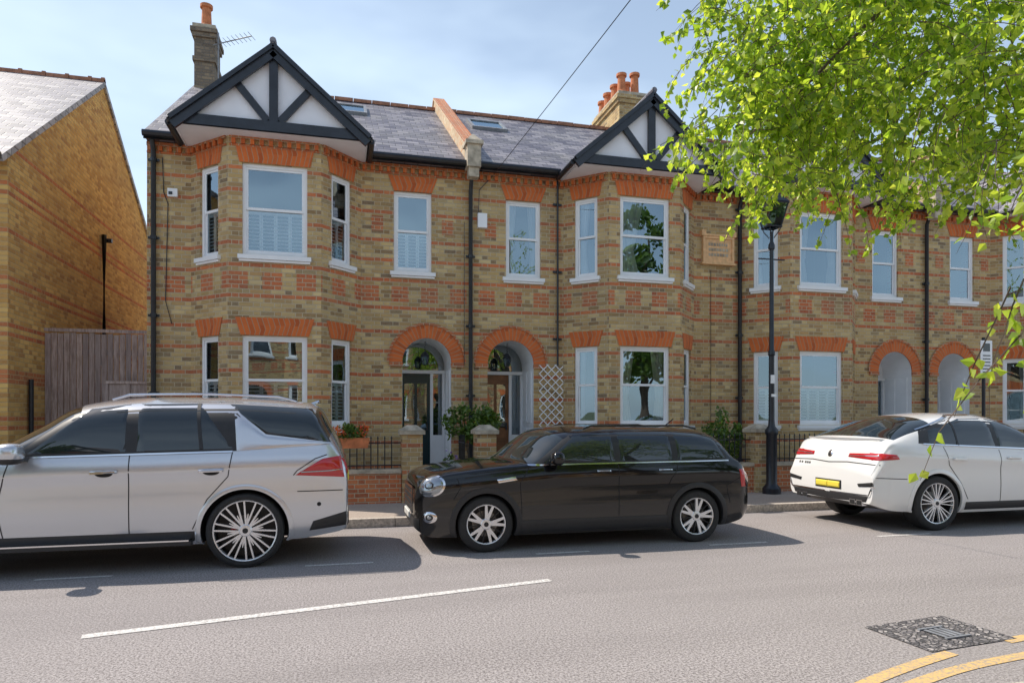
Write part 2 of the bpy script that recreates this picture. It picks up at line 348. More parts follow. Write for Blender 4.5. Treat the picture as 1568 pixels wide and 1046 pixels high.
def build_house(x0,x1,bc,dc,wc,inner,door,root,gy=1.0,detail=True):
    H=House(); H.root=root
    H.br=Part('walls',root,'brick'); H.red=Part('red_brick_courses',root,'redbrick'); H.gau=Part('gauged_arches',root,'gauged')
    H.fr=Part('window_frames',root,'white'); H.gl=Part('window_glass',root,'glass'); H.inn=Part('interiors',root,'dark','white','curtain')
    bk=Part('gable_timber',root,'black'); rd=Part('gable_panel',root,'render'); rf=Part('roof',root,'slate','slate','ridge'); gt=Part('gutter',root,'iron')
    bl,br_=bc-1.465,bc+1.465; ZT=6.36
    Fs=[frame((x0,FY),(bl,FY)),frame((bl,FY),(bl+.7,FY-.7)),frame((bl+.7,FY-.7),(br_-.7,FY-.7)),frame((br_-.7,FY-.7),(br_,FY)),frame((br_,FY),(x1,FY))]
    for si in (0,4):
        F=Fs[si]; ox=x0 if si==0 else br_
        holes=[];arch=[]
        if (ox<wc<ox+F.L):
            a=wc-.36-ox; holes.append((a,a+.72,4.33,5.86))
        if (ox<dc<ox+F.L):
            a=dc-.47-ox; holes.append((a,a+.94,.45,3.08)); arch=[len(holes)-1]
        wall(H.br,F,0,ZT,holes,arch=arch)
        if F.L>.1: cornice(H,F,.0,F.L)
        for k,h in enumerate(holes):
            if k in arch:
                c=(h[0]+h[1])/2; zs=2.61; r=.47; N=20
                por=Part('porch',root,'white','stone')
                P=[(c-r*math.cos(math.pi*i/N),zs+r*math.sin(math.pi*i/N)) for i in range(N+1)]
                for i in range(N):
                    a,b=P[i],P[i+1]
                    H.br.poly([F(a[0],0,a[1]),F(b[0],0,b[1]),F(b[0],0,3.08),F(a[0],0,3.08)] if abs(a[1]-3.08)>1e-6 and abs(b[1]-3.08)>1e-6 else ([F(a[0],0,a[1]),F(b[0],0,b[1]),F(a[0],0,3.08)] if abs(a[1]-3.08)>1e-6 else [F(a[0],0,3.08),F(b[0],0,b[1]),F(b[0],0,3.08)]))
                    por.poly([F(a[0],0,a[1]),F(a[0],.9,a[1]),F(b[0],.9,b[1]),F(b[0],0,b[1])])
                    a0,a1=math.pi*i/N,math.pi*(i+1)/N
                    ro=.72
                    q=[F(c-math.cos(t)*rr,-.018,zs+math.sin(t)*rr) for t,rr in ((a0,r),(a1,r),(a1,ro),(a0,ro))]
                    H.gau.poly([q[0],q[3],q[2],q[1]],0,[(a0*.6,0),(a0*.6,.23),(a1*.6,.23),(a1*.6,0)])
                    q2=[F(c-math.cos(t)*ro,oo,zs+math.sin(t)*ro) for t,oo in ((a0,-.018),(a1,-.018),(a1,.0),(a0,.0))]; H.gau.poly(q2)
                    q2=[F(c-math.cos(t)*r,oo,zs+math.sin(t)*r) for t,oo in ((a0,-.018),(a1,-.018),(a1,.01),(a0,.01))]; H.gau.poly(q2[::-1])
                    q=[F(c-math.cos(t)*rr,-.035,zs+math.sin(t)*rr) for t,rr in ((a0,ro),(a1,ro),(a1,ro+.04),(a0,ro+.04))]
                    H.red.poly([q[0],q[3],q[2],q[1]])
                for sgn in (-1,1):
                    H.red.lbox(F,c+sgn*.59-.13,c+sgn*.59+.13,-.03,0,zs-.08,zs-.004)
                for uu,fl in ((h[0],0),(h[1],1)):
                    q=[F(uu,0,.45),F(uu,0,zs),F(uu,.9,zs),F(uu,.9,.45)]; por.poly(q if not fl else q[::-1])
                    sg=1 if fl==0 else -1
                    for (zb,zt_) in ((.6,1.35),(1.45,2.5)):
                        for (ob,oe) in ((.12,.42),(.48,.78)): por.hexa([F(uu+sg*.002,ob,zb),F(uu+sg*.014,ob+.01,zb+.01),F(uu+sg*.014,oe-.01,zb+.01),F(uu+sg*.002,oe,zb),F(uu+sg*.002,ob,zt_),F(uu+sg*.014,ob+.01,zt_-.01),F(uu+sg*.014,oe-.01,zt_-.01),F(uu+sg*.002,oe,zt_)])
                por.lbox(F,h[0]-.15,h[1]+.15,-.35,.9,.12,.449,1); por.lbox(F,h[0]-.05,h[1]+.05,-.65,-.352,.12,.29,1)
                por.done()
                dm={'teal':'door_teal','wood':'door_wood','pale':'door_blue'}[door]
                D=Part('front_door',root,dm,'white','glass','iron','dark')
                dl,dr=h[0]+.05,h[0]+.64
                D.lbox(F,dl,dr,.86,.90,.46,2.45)
                for (pa,pb) in ((dl+.07,dl+.27),(dl+.33,dr-.07)):
                    D.lbox(F,pa,pb,.84,.859,.62,1.15)
                    if door!='pale':
                        D.poly([F(pa,.852,1.35),F(pb,.852,1.35),F(pb,.852,2.25),F(pa,.852,2.25)],4); D.poly([F(pa,.848,1.35),F(pb,.848,1.35),F(pb,.848,2.25),F(pa,.848,2.25)],2)
                    else: D.lbox(F,pa,pb,.84,.859,1.3,2.3)
                D.lbox(F,h[0],dl-.002,.82,.9,.46,2.45,1); D.lbox(F,dr+.002,dr+.06,.82,.9,.46,2.45,1); D.lbox(F,h[1]-.05,h[1],.82,.9,.46,2.45,1)
                D.lbox(F,dr+.062,h[1]-.052,.84,.9,.46,1.2,1)
                D.poly([F(dr+.06,.87,1.2),F(h[1]-.05,.87,1.2),F(h[1]-.05,.87,2.45),F(dr+.06,.87,2.45)],2); D.poly([F(dr+.06,.9,1.2),F(h[1]-.05,.9,1.2),F(h[1]-.05,.9,2.45),F(dr+.06,.9,2.45)],4)
                D.lbox(F,h[0],h[1],.80,.9,2.452,2.52,1)
                D.poly([F(h[0],.87,2.52),F(h[1],.87,2.52),F(h[1],.87,3.1),F(h[0],.87,3.1)],2 if door!='pale' else 1); D.poly([F(h[0],.92,2.4),F(h[1],.92,2.4),F(h[1],.92,3.1),F(h[0],.92,3.1)],4)
                D.lbox(F,dr-.07,dr-.045,.80,.84,1.3,1.45,3)
                if door!='pale':
                    D.tube([F(c,.3,3.05),F(c,.3,2.86)],.008,5,3); q=F(c,.3,2.58)
                    D.lathe(q,[(.0,0),(.04,.01),(.045,.02),(.03,.02)],6,3); D.lathe(q,[(.082,.165),(.09,.19),(.03,.27),(.0,.28)],6,3)
                    for kk in range(6):
                        aa=2*math.pi*kk/6; D.tube([q+Vector((.045*math.cos(aa),.045*math.sin(aa),.01)),q+Vector((.082*math.cos(aa),.082*math.sin(aa),.17))],.006,4,3)
                    D.lathe(q,[(.043,.015),(.079,.165)],6,2)
                D.done()
            else:
                window(H,F,*h,inner=inner[2]); lintel(H,F,h[0],h[1],h[3])
                for uu in (h[0]-.42,h[1]+.20):
                    if uu>.02 and uu+.22<F.L: H.red.lbox(F,uu,uu+.22,-.006,0,5.08,5.36)
    for si,ww in ((1,.5),(2,1.06),(3,.5)):
        F=Fs[si]; c=F.L/2; h=[(c-ww/2,c+ww/2,1.40,2.96),(c-ww/2,c+ww/2,4.33,5.90)]
        wall(H.br,F,0,ZT,h)
        window(H,F,*h[0],inner=inner[0]); window(H,F,*h[1],inner=inner[1])
        lintel(H,F,h[0][0],h[0][1],2.965,.30,.09,.03); lintel(H,F,h[1][0],h[1][1],5.905,.27,.06,.05)
        cornice(H,F,.03,F.L-.03)
    gY=FY-gy; hw=1.57; za,zt=7.74,6.33
    rd.poly([(bc-hw+.12,gY+.06,zt+.08),(bc+hw-.12,gY+.06,zt+.08),(bc,gY+.06,za-.06)])
    bk.box(bc-hw+.10,bc+hw-.10,gY-.02,gY+.055,zt+.02,zt+.19)
    bk.box(bc-.07,bc+.07,gY-.018,gY+.05,zt+.192,za-.2)
    for sg in (-1,1):
        bk.beam((bc+sg*.10,gY+.018,zt+.20),(bc+sg*.68,gY+.018,zt+.90),.115,.055,(0,1,0))
        A=(bc+sg*hw,gY-.045,zt+.0); B=(bc,gY-.045,za-.0)
        bk.beam((A[0],A[1],A[2]-.02),(B[0],B[1],B[2]-.06),.19,.06,(0,1,0))
        bk.beam((A[0]+sg*.02,A[1]-.045,A[2]+.06),(B[0],B[1]-.045,B[2]+.02),.07,.05,(0,1,0))
        q=[(bc+sg*(hw+.06),gY-.10,zt+.03),(bc,gY-.10,za+.08),(bc,15.4,za+.08),(bc+sg*(hw+.06),14.0,zt+.03)]
        rf.poly(q if sg<0 else q[::-1]); 
        rf.poly([(p[0],p[1],p[2]-.045) for p in (q[::-1] if sg<0 else q)])
        gt.tube([(bc+sg*(hw+.05),gY-.02,zt+.01),(bc+sg*(hw+.05),FY-.1,zt+.01)],.05,8)
        rd.poly([(bc+sg*(hw-.05),gY+.02,zt-.03),(bc+sg*(hw-.05),FY,zt-.03),(bc+sg*(hw-.05),FY,zt+.1),(bc+sg*(hw-.05),gY+.02,zt+.1)])
    rf.tube([(bc,gY-.12,za+.09),(bc,15.3,za+.09)],.055,8,0)
    rd.poly([(bc-hw+.02,gY,zt+.002),(bc-hw+.02,FY-.01,zt+.002),(bc+hw-.02,FY-.01,zt+.002),(bc+hw-.02,gY,zt+.002)])
    e0,ez,rY,rz=12.82,6.43,17.3,9.35
    rf.poly([(x0,e0,ez),(x1,e0,ez),(x1,rY,rz),(x0,rY,rz)]); rf.poly([(x1,21.8,ez),(x0,21.8,ez),(x0,rY,rz),(x1,rY,rz)])
    rf.poly([(x0,e0+.02,ez-.05),(x0,FY,ez-.05),(x1,FY,ez-.05),(x1,e0+.02,ez-.05)])
    x=x0
    while x<x1-.1:
        z=U(-.006,.006); rf.box(x+.005,min(x+.44,x1),rY-.10,rY+.10,rz-.04,rz+.045+z,2); x+=.45
    H.br.poly([(x1,21.5,0),(x0,21.5,0),(x0,21.5,6.4),(x1,21.5,6.4)])
    for X,fl in ((x0,0),(x1,1)):
        q=[(X,21.5,0),(X,FY,0),(X,FY,6.45),(X,rY,rz-.05),(X,21.5,6.45)]; H.br.poly(q if not fl else q[::-1])
    for a,b in [(x0,bc-hw-.05),(bc+hw+.05,x1)]:
        if b-a>.15:
            gt.tube([(a,12.80,6.40),(b,12.80,6.40)],.058,8); gt.box(a,b,12.86,12.89,6.33,6.44)
    for p in (H.br,H.red,H.gau,H.fr,H.gl,H.inn,bk,rd,rf): p.done()
    gt.done(smooth=True)
    return H
def pipe(root,x,y,z0,z1,r=.042,off=True):
    p=Part('downpipe',root,'iron'); pts=[(x,y,z0),(x,y,z1-.25),(x,y-.12,z1)] if off else [(x,y,z0),(x,y,z1)]
    p.tube(pts,r,10)
    z=z0+.5
    while z<z1-.3: p.tube([(x,y,z),(x,y,z+.06)],r*1.35,10); p.box(x-.09,x+.09,y+.01,y+.04,z+.01,z+.05); z+=1.35
    p.done(smooth=True)
def chimney(root,x0,x1,y0,y1,z0,z1,pots,mat='brick',k=1):
    p=Part('chimney_stack',root,mat,'terra','stone'); p.box(x0,x1,y0,y1,z0,z1-.3)
    p.box(x0-.04*k,x1+.04*k,y0-.04,y1+.04,z1-.85,z1-.75); p.box(x0-.05*k,x1+.05*k,y0-.05,y1+.05,z1-.3,z1-.2); p.box(x0-.09*k,x1+.09*k,y0-.09,y1+.09,z1-.199,z1-.1); p.box(x0-.04*k,x1+.04*k,y0-.04,y1+.04,z1-.099,z1,2)
    for (px,py,h) in pots: p.lathe((px,py,z1),[(.15,0),(.14,.08),(.115,.12),(.10,h-.1),(.14,h-.09),(.14,h-.02),(.09,h),(.08,h-.2),(0,h-.2)],14,1)
    p.done()
def skylight(root,x,y,w=.85,l=.95):
    p=Part('skylight',root,'lead','glass','dark'); s=Vector((0,4.48,2.92)).normalized(); n=Vector((0,-s.z,s.y)); c=Vector((x,y,6.43+(y-12.82)*.652))
    X=Vector((1,0,0))
    def q(a,b,h): return c+X*a+s*b+n*h
    for (a0,a1,b0,b1) in ((-w/2,w/2,-l/2,-l/2+.07),(-w/2,w/2,l/2-.1,l/2),(-w/2,-w/2+.06,-l/2+.07,l/2-.1),(w/2-.06,w/2,-l/2+.07,l/2-.1)):
        p.hexa([q(a0,b0,-.02),q(a1,b0,-.02),q(a1,b1,-.02),q(a0,b1,-.02),q(a0,b0,.07),q(a1,b0,.07),q(a1,b1,.07),q(a0,b1,.07)])
    p.poly([q(-w/2+.05,-l/2+.05,.045),q(w/2-.05,-l/2+.05,.045),q(w/2-.05,l/2-.08,.045),q(-w/2+.05,l/2-.08,.045)],1)
    p.poly([q(-w/2+.05,-l/2+.05,.01),q(w/2-.05,-l/2+.05,.01),q(w/2-.05,l/2-.08,.01),q(-w/2+.05,l/2-.08,.01)],2)
    p.done()
def parapet(root,x):
    p=Part('party_parapet',root,'cream','stone')
    for (x0,x1,zo,zh,mi) in ((x-.11,x+.11,-.1,.24,0),(x-.14,x+.14,.241,.30,0)):
        y0,z0,y1,z1=12.72,6.40,17.35,9.40
        p.hexa([(x0,y0,z0+zo),(x1,y0,z0+zo),(x1,y1,z1+zo),(x0,y1,z1+zo),(x0,y0,z0+zh),(x1,y0,z0+zh),(x1,y1,z1+zh),(x0,y1,z1+zh)],mi)
        p.hexa([(x0,y1,z1+zo),(x1,y1,z1+zo),(x1,21.8,z0+zo),(x0,21.8,z0+zo),(x0,y1,z1+zh),(x1,y1,z1+zh),(x1,21.8,z0+zh),(x0,21.8,z0+zh)],mi)
    p.box(x-.13,x+.13,12.66,12.95,6.30,6.72,1); p.box(x-.17,x+.17,12.62,12.98,6.721,6.79,1); p.box(x-.10,x+.10,12.70,12.9,6.12,6.299,1)
    p.hexa([(x-.15,12.64,6.79),(x+.15,12.64,6.79),(x+.15,12.96,6.79),(x-.15,12.96,6.79),(x-.02,12.79,6.95),(x+.02,12.79,6.95),(x+.02,12.83,6.95),(x-.02,12.83,6.95)],1)
    p.done()

h1=empty('brick_house'); build_house(-3.20,2.52,-1.025,1.68,1.41,('shut','shut','shut'),'teal',h1)
h2=empty('brick_house'); build_house(2.52,7.95,5.90,3.34,3.60,('curt','curt1','curt'),'wood',h2)
h3=empty('brick_house'); build_house(7.95,13.35,9.97,12.52,12.25,('shut','curt','dark'),'pale',h3)
h4=empty('brick_house'); build_house(13.35,18.78,16.76,14.20,14.45,('curt','dark','dark'),'pale',h4)
h5=empty('brick_house'); build_house(18.78,24.2,20.8,23.3,23.0,('dark','dark','dark'),'pale',h5)
for X in (2.52,13.35): parapet(h1 if X<3 else h3,X)
chimney(h1,-3.15,-2.72,16.9,17.7,6.5,10.55,[(-2.93,17.15,.6)],'brick_dark',.8)
chimney(h2,7.25,8.0,16.8,18.5,6.5,10.2,[(7.42,17.05,.6),(7.8,17.05,.65),(7.42,17.5,.5),(7.8,17.6,.65),(7.42,18.0,.5),(7.42,18.4,.45)])
chimney(h4,18.4,19.2,16.8,18.7,6.5,10.25,[(18.6,17.1,.5),(19.0,17.1,.5)])
skylight(h1,.25,16.25); skylight(h2,3.5,16.1); skylight(h3,12.3,16.0)
pipe(h1,-3.08,13.03,.1,6.4); pipe(h2,2.52,13.03,.1,6.2,.04); pipe(h2,4.30,13.05,2.6,6.3,.02,False); pipe(h3,8.42,13.03,.1,6.35); pipe(h4,13.35,13.03,.1,6.3)
p=Part('alarm_boxes',h1,'white','iron'); p.box(-2.86,-2.70,13.03,13.1,5.42,5.56); p.box(-2.84,-2.78,13.02,13.03,5.45,5.50,1)
p.tube([(-2.95,13.08,6.1),(-2.93,13.08,5.5),(-2.86,13.08,5.3),(-2.9,13.08,3.6),(-2.8,13.08,3.2)],.008,5,1); p.tube([(2.40,13.06,5.35),(2.40,13.06,2.6)],.006,5,1); p.done()
p=Part('alarm_box',h2,'white'); p.box(2.66,2.84,13.0,13.1,5.25,5.53); p.done(bevel=.01)
p=Part('cables',h2,'iron'); p.tube([(2.97,13.07,6.3),(2.70,13.07,6.0),(2.68,13.07,5.5)],.008,5); p.tube([(7.75,13.08,4.7),(7.75,13.08,1.0)],.006,5); p.done()
p=Part('name_plaque',h2,'plaque','stone'); p.box(7.54,8.28,13.05,13.1,4.86,5.42); p.box(7.54,8.28,13.02,13.05,4.86,4.91);p.box(7.54,8.28,13.02,13.05,5.37,5.42);p.box(7.54,7.59,13.02,13.05,4.911,5.369);p.box(8.23,8.28,13.02,13.05,4.911,5.369)
for i in range(3):
    x=7.68
    while x<8.12: w=U(.03,.06); p.box(x,x+w,13.038,13.05,5.0+i*.11,5.06+i*.11,1); x+=w+.02
p.box(7.50,8.32,13.0,13.1,5.421,5.46); p.box(7.50,7.60,13.0,13.1,5.461,5.54);p.box(8.22,8.32,13.0,13.1,5.461,5.54); p.box(7.50,8.32,13.0,13.1,4.82,4.858); p.done()
p=Part('antenna',h1,'lead'); m=Vector((-2.62,16.8,9.3)); p.tube([m,m+Vector((0,0,1.05))],.018,6); b=m+Vector((0,0,.80)); e=b+Vector((.75,-.3,.12)); p.tube([b-(e-b)*.15,e],.012,6)
for i in range(9):
    c=b+(e-b)*(i/8); p.tube([c+Vector((-.06,-.16,0)),c+Vector((.06,.16,0))],.007,4)
for i in range(3): p.tube([b+Vector((-.02,-.18,-.12+i*.12)),b+Vector((0,.18,-.12+i*.12))],.007,4)
p.done()
tr=empty('trellis'); p=Part('lattice',tr,'white')
tx0,tx1,tz0,tz1=3.92,4.42,.9,2.62
for k in range(-14,20):
    for sg in (1,-1):
        c=tz0+k*.17; a=[tx0,c];b=[tx1,c+sg*(tx1-tx0)]
        dz=b[1]-a[1]; ta=(tz0-a[1])/dz; tb=(tz1-a[1])/dz
        if ta>tb: ta,tb=tb,ta
        t0=max(0,ta); t1=min(1,tb)
        if t1-t0>.05:
            p.beam((a[0]+(b[0]-a[0])*t0,13.06+.006*sg,a[1]+(b[1]-a[1])*t0),(a[0]+(b[0]-a[0])*t1,13.06+.006*sg,a[1]+(b[1]-a[1])*t1),.018,.009,(0,1,0))
p.done()

# neighbour
nb=empty('brick_house'); p=Part('walls',nb,'brick_side'); X=-5.06
p.poly([(X,12.5,0),(X,21.6,0),(X,21.6,6.0),(X,17.05,8.95),(X,12.5,5.75)]); p.poly([(-12,12.5,0),(X,12.5,0),(X,12.5,5.75),(-12,12.5,5.75)]); p.poly([(X,21.6,0),(-12,21.6,0),(-12,21.6,6),(X,21.6,6)])
p.poly([(-12,21.6,0),(-12,12.5,0),(-12,12.5,5.75),(-12,17.05,8.95),(-12,21.6,6.0)]); p.done()
p=Part('roof',nb,'slate_glare','ridge','iron'); XO=X+.04
p.poly([(-12.1,12.2,5.62),(XO,12.2,5.62),(XO,17.05,9.06),(-12.1,17.05,9.06)]); p.poly([(XO,21.9,5.85),(-12.1,21.9,5.85),(-12.1,17.05,9.06),(XO,17.05,9.06)])
p.poly([(XO,12.2,5.55),(-12.1,12.2,5.55),(-12.1,17.05,8.99),(XO,17.05,8.99)]); 
for (a,b) in (((XO-.03,12.2,5.57),(XO-.03,17.05,9.0)),((XO-.03,17.05,9.0),(XO-.03,21.9,5.8))): p.beam(a,b,.08,.10,mi=0)
x=-12
while x<XO-.1: p.box(x,min(x+.44,XO),16.97,17.13,9.01,9.09,1); p.tube([(min(x+.36,XO-.06),17.05,9.08),(min(x+.42,XO),17.05,9.08)],.07,8,1); x+=.45
p.tube([(-12.1,12.15,5.6),(XO,12.15,5.6)],.06,8,2); p.done()
p=Part('downpipe',nb,'iron'); p.tube([(X+.07,16.9,5.6),(X+.07,16.9,2.95),(X+.07,16.5,2.7)],.055,10); p.tube([(X+.07,17.0,5.5),(X+.2,17.0,5.5)],.05,8); p.tube([(X+.06,13.2,2.2),(X+.06,13.2,.3)],.04,8); p.done(smooth=True)

fe=empty('wooden_fence'); p=Part('boards',fe,'fence'); x=X+.01
while x<-3.22:
    w=.10; p.box(x,min(x+w-.012,-3.21),13.9,13.92+R()*.006,.1,3.08+U(-.015,.015)); x+=w
p.box(X,-3.21,13.88,13.895,3.10,3.16); p.box(X,-3.21,13.94,13.98,2.7,2.8); p.box(X,-3.21,13.94,13.98,1.4,1.5)
p.box(-3.95,-3.22,13.4,13.44,.12,2.15);p.box(-3.95,-3.22,13.37,13.47,2.152,2.2); p.box(-3.95,-3.89,13.375,13.4,.12,2.15);p.box(-3.6,-3.54,13.375,13.4,.12,2.15); p.done()

# opposite side of the street
for (a,mir) in ((-11,0),(-5.5,1),(0,0),(5.5,1)):
    r=empty('brick_house',(1.0,4.6,0),math.pi)
    if mir: build_house(a,a+5.5,a+3.5,a+.84,a+1.1,('dark','curt','dark'),'wood',r)
    else: build_house(a,a+5.5,a+2.0,a+4.66,a+4.4,('dark','curt','dark'),'teal',r)

# ------------------------------------------------------------ ground
def sheet(name,mat,pts,z,h=None):
    p=Part(name,None,mat)
    if h is None: p.poly([(x,y,z) for x,y in pts])
    else:
        x0,x1=min(q[0] for q in pts),max(q[0] for q in pts);y0,y1=min(q[1] for q in pts),max(q[1] for q in pts); p.box(x0,x1,y0,y1,z,h)
    return p.done()
sheet('ground','grass',[(-600,-600),(600,-600),(600,600),(-600,600)],-.02)
sheet('road','road',[(-150,2.9),(150,2.9),(150,9.85),(-150,9.85)],0)
sheet('pavement','pave',[(-150,9.97),(150,11.9)],-.01,.12)
sheet('pavement','pave',[(-150,-6.9),(150,2.78)],-.01,.12)
sheet('garden_path','stone',[(-12,11.9),(40,13.12)],-.01,.124)
sheet('side_passage','stone',[(-5.1,13.13),(-3.15,22)],-.01,.11)
k=Part('kerb',None,'kerb')
x=-40
while x<60:
    L=U(.85,.95); k.box(x,x+L-.008,9.85,9.968,-.01,.122+R()*.004); k.box(x,x+L-.008,2.782,2.9,-.01,.122); x+=L
k.done()
def strip(p,pts,w,z=.004):
    pts=[Vector((a,b)) for a,b in pts]; L=[];Rr=[]
    for i,q in enumerate(pts):
        d=(pts[min(i+1,len(pts)-1)]-pts[max(i-1,0)]).normalized(); n=Vector((-d.y,d.x))*w/2; L.append(q+n);Rr.append(q-n)
    for i in range(len(pts)-1): p.poly([(Rr[i].x,Rr[i].y,z),(Rr[i+1].x,Rr[i+1].y,z),(L[i+1].x,L[i+1].y,z),(L[i].x,L[i].y,z)])
p=Part('road_marking',None,'mark'); strip(p,[(-1.75,5.44),(1.98,6.23)],.10)
for a,b in ((-5.4,-4.7),(-2.8,-2.13),(-.32,.38),(2.2,2.85),(4.4,5.2),(6.85,7.7),(9.5,10.2)): strip(p,[(a,7.46),(b,7.46)],.06)
p.done()
p=Part('yellow_lines',None,'yellow')
def bez(P,n=14):
    out=[]
    for i in range(len(P)-1):
        p0=P[max(i-1,0)];p1=P[i];p2=P[i+1];p3=P[min(i+2,len(P)-1)]
        for k in range(n):
            t=k/n; out.append(tuple(.5*((2*b)+(-a+c)*t+(2*a-5*b+4*c-d)*t*t+(-a+3*b-3*c+d)*t**3) for a,b,c,d in zip(p0,p1,p2,p3)))
    out.append(P[-1]); return out
strip(p,bez([(2.2,2.96),(2.6,3.17),(3.03,3.36),(3.5,3.52),(3.93,3.64)]),.09); strip(p,bez([(4.5,3.74),(5.2,3.82),(7,3.95)]),.09)
strip(p,bez([(2.4,2.93),(2.85,3.12),(3.23,3.26),(3.75,3.40),(4.3,3.48),(5.2,3.57),(7,3.68)]),.09); p.done()
dr=empty('drain_cover',(4.2,4.00,0),.10)
p=Part('setts',dr,'setts'); p.poly([(-.42,-.28,.006),(.40,-.28,.006),(.42,.30,.006),(-.39,.29,.006)]); p.done()
p=Part('grate',dr,'rimdark','lead'); p.poly([(-.08,-.12,.010),(.13,-.12,.010),(.13,.07,.010),(-.08,.07,.010)],0)
for i in range(4): p.box(-.07+i*.05,-.045+i*.05,-.11,.06,.011,.016,1)
p.box(-.095,.145,-.14,-.121,.008,.018,1);p.box(-.095,.145,.071,.09,.008,.018,1); p.done()

def gwall(x0,x1):
    r=empty('garden_wall'); p=Part('wall',r,'redbrick','stone'); p.box(x0,x1,11.62,11.84,.12,.62); p.box(x0,x1,11.59,11.87,.621,.69,1); p.done()
    q=Part('railings',r,'iron'); q.box(x0,x1,11.715,11.74,1.12,1.14);q.box(x0,x1,11.715,11.74,.74,.76); x=x0+.08
    while x<x1-.04:
        q.tube([(x,11.728,.69),(x,11.728,1.2)],.009,6); q.lathe((x,11.728,1.19),[(.0,0),(.016,.02),(.0,.06)],6); x+=.115
    q.done()
def pier(x,h=1.40):
    r=empty('brick_pier'); p=Part('pier',r,'brick','stone'); p.box(x-.17,x+.17,11.56,11.90,.12,h-.13); p.box(x-.21,x+.21,11.52,11.94,h-.129,h-.06,1)
    p.hexa([(x-.20,11.53,h-.059),(x+.20,11.53,h-.059),(x+.20,11.93,h-.059),(x-.20,11.93,h-.059),(x-.08,11.65,h+.03),(x+.08,11.65,h+.03),(x+.08,11.81,h+.03),(x-.08,11.81,h+.03)],1); p.done()
gwall(-3.2,1.06); pier(1.24); pier(2.52); gwall(4.05,7.81); pier(3.88); pier(7.98); gwall(8.15,11.7); pier(11.88); pier(13.35); gwall(14.8,18)
r=empty('garden_gate'); q=Part('gate',r,'iron')
for i in range(6): q.tube([(2.2,11.95+i*.11,.14),(2.2,11.95+i*.11,1.25)],.009,6)
q.box(2.19,2.21,11.93,12.55,1.1,1.12); q.done()

lp=empty('street_lamp',(7.98,11.30,0)); p=Part('column',lp,'iron')
p.lathe((0,0,.12),[(.17,0),(.17,.10),(.12,.16),(.10,.2),(.10,1.1),(.12,1.13),(.12,1.2),(.065,1.28),(.055,1.4),(.05,2.6),(.065,2.62),(.065,2.68),(.045,2.72),(.036,4.6),(.06,4.63),(.06,4.7),(.03,4.76),(.03,4.95)],16)
p.tube([(-.28,0,4.55),(.28,0,4.55)],.014,6)
for sx in (-1,1):
    for sy in (-1,1): p.tube([(sx*.03,sy*.03,4.95),(sx*.10,sy*.10,5.08),(sx*.12,sy*.12,5.15)],.01,5); p.tube([(sx*.12,sy*.12,5.15),(sx*.21,sy*.21,5.58)],.013,5)
for z,w in ((5.15,.13),(5.58,.22)):
    for a in range(4):
        c=[(-w,-w),(w,-w),(w,w),(-w,w)]; A=c[a];B=c[(a+1)%4]; p.tube([(A[0],A[1],z),(B[0],B[1],z)],.014,5)
p.hexa([(-.23,-.23,5.60),(.23,-.23,5.60),(.23,.23,5.60),(-.23,.23,5.60),(-.09,-.09,5.80),(.09,-.09,5.80),(.09,.09,5.80),(-.09,.09,5.80)])
p.lathe((0,0,5.80),[(.10,0),(.10,.06),(.05,.09),(.03,.14),(.035,.17),(0,.22)],10); p.done(smooth=True)
p=Part('lantern_glass',lp,'glass')
c=[(-1,-1),(1,-1),(1,1),(-1,1)]
for a in range(4):
    A=c[a];B=c[(a+1)%4]; p.poly([(A[0]*.12,A[1]*.12,5.16),(B[0]*.12,B[1]*.12,5.16),(B[0]*.205,B[1]*.205,5.57),(A[0]*.205,A[1]*.205,5.57)])
p.done()
p=Part('notices',lp,'white'); p.box(-.06,.02,-.07,-.055,2.2,2.36); p.box(-.05,.05,-.075,-.06,1.95,2.0); p.done()
ps=empty('parking_sign',(13.25,11.5,0)); p=Part('post',ps,'iron'); p.tube([(0,0,.1),(0,0,3.25)],.035,10); p.done(smooth=True)
p=Part('plate',ps,'white','iron','blackp'); p.box(-.14,.16,-.06,-.045,2.42,3.18); 
for i in range(6): p.box(-.09,.11,-.063,-.0605,2.5+i*.07,2.525+i*.07,2)
p.box(-.08,.10,-.063,-.0605,2.95,3.12,2); p.done()
oc=empty('overhead_cable'); p=Part('cable',oc,'iron'); A=Vector((2.97,13.0,6.3));B=Vector((3.95,-6.5,6.75)); pts=[]
for i in range(21):
    t=i/20; q=A.lerp(B,t); q.z-=.12*4*t*(1-t); pts.append(q)
p.tube(pts,.006,5); p.done()

# ------------------------------------------------------------ foliage
def leaf_mesh(name,parent,items,mat):
    v=[];f=[]
    for (c,d,n,s) in items:
        side=d.cross(n); 
        if side.length<1e-4: continue
        side.normalize(); n2=side.cross(d).normalized(); b=len(v); w=s*.40
        v+=[c,c+d*s*.34+side*w+n2*s*.12,c+d*s*.68+side*w*.55+n2*s*.06,c+d*s-n2*s*.04,c+d*s*.68-side*w*.55+n2*s*.06,c+d*s*.34-side*w+n2*s*.12,c+d*s*.36]
        f+=[(b,b+1,b+6),(b+1,b+2,b+3,b+6),(b+6,b+3,b+4,b+5),(b,b+6,b+5)]
    me=bpy.data.meshes.new(name); me.from_pydata(v,[],f); me.materials.append(mat); o=bpy.data.objects.new(name,me); COL.objects.link(o); o.parent=parent; return o
def rv():
    while True:
        q=Vector((U(-1,1),U(-1,1),U(-1,1)))
        if .01<q.length<1: return q
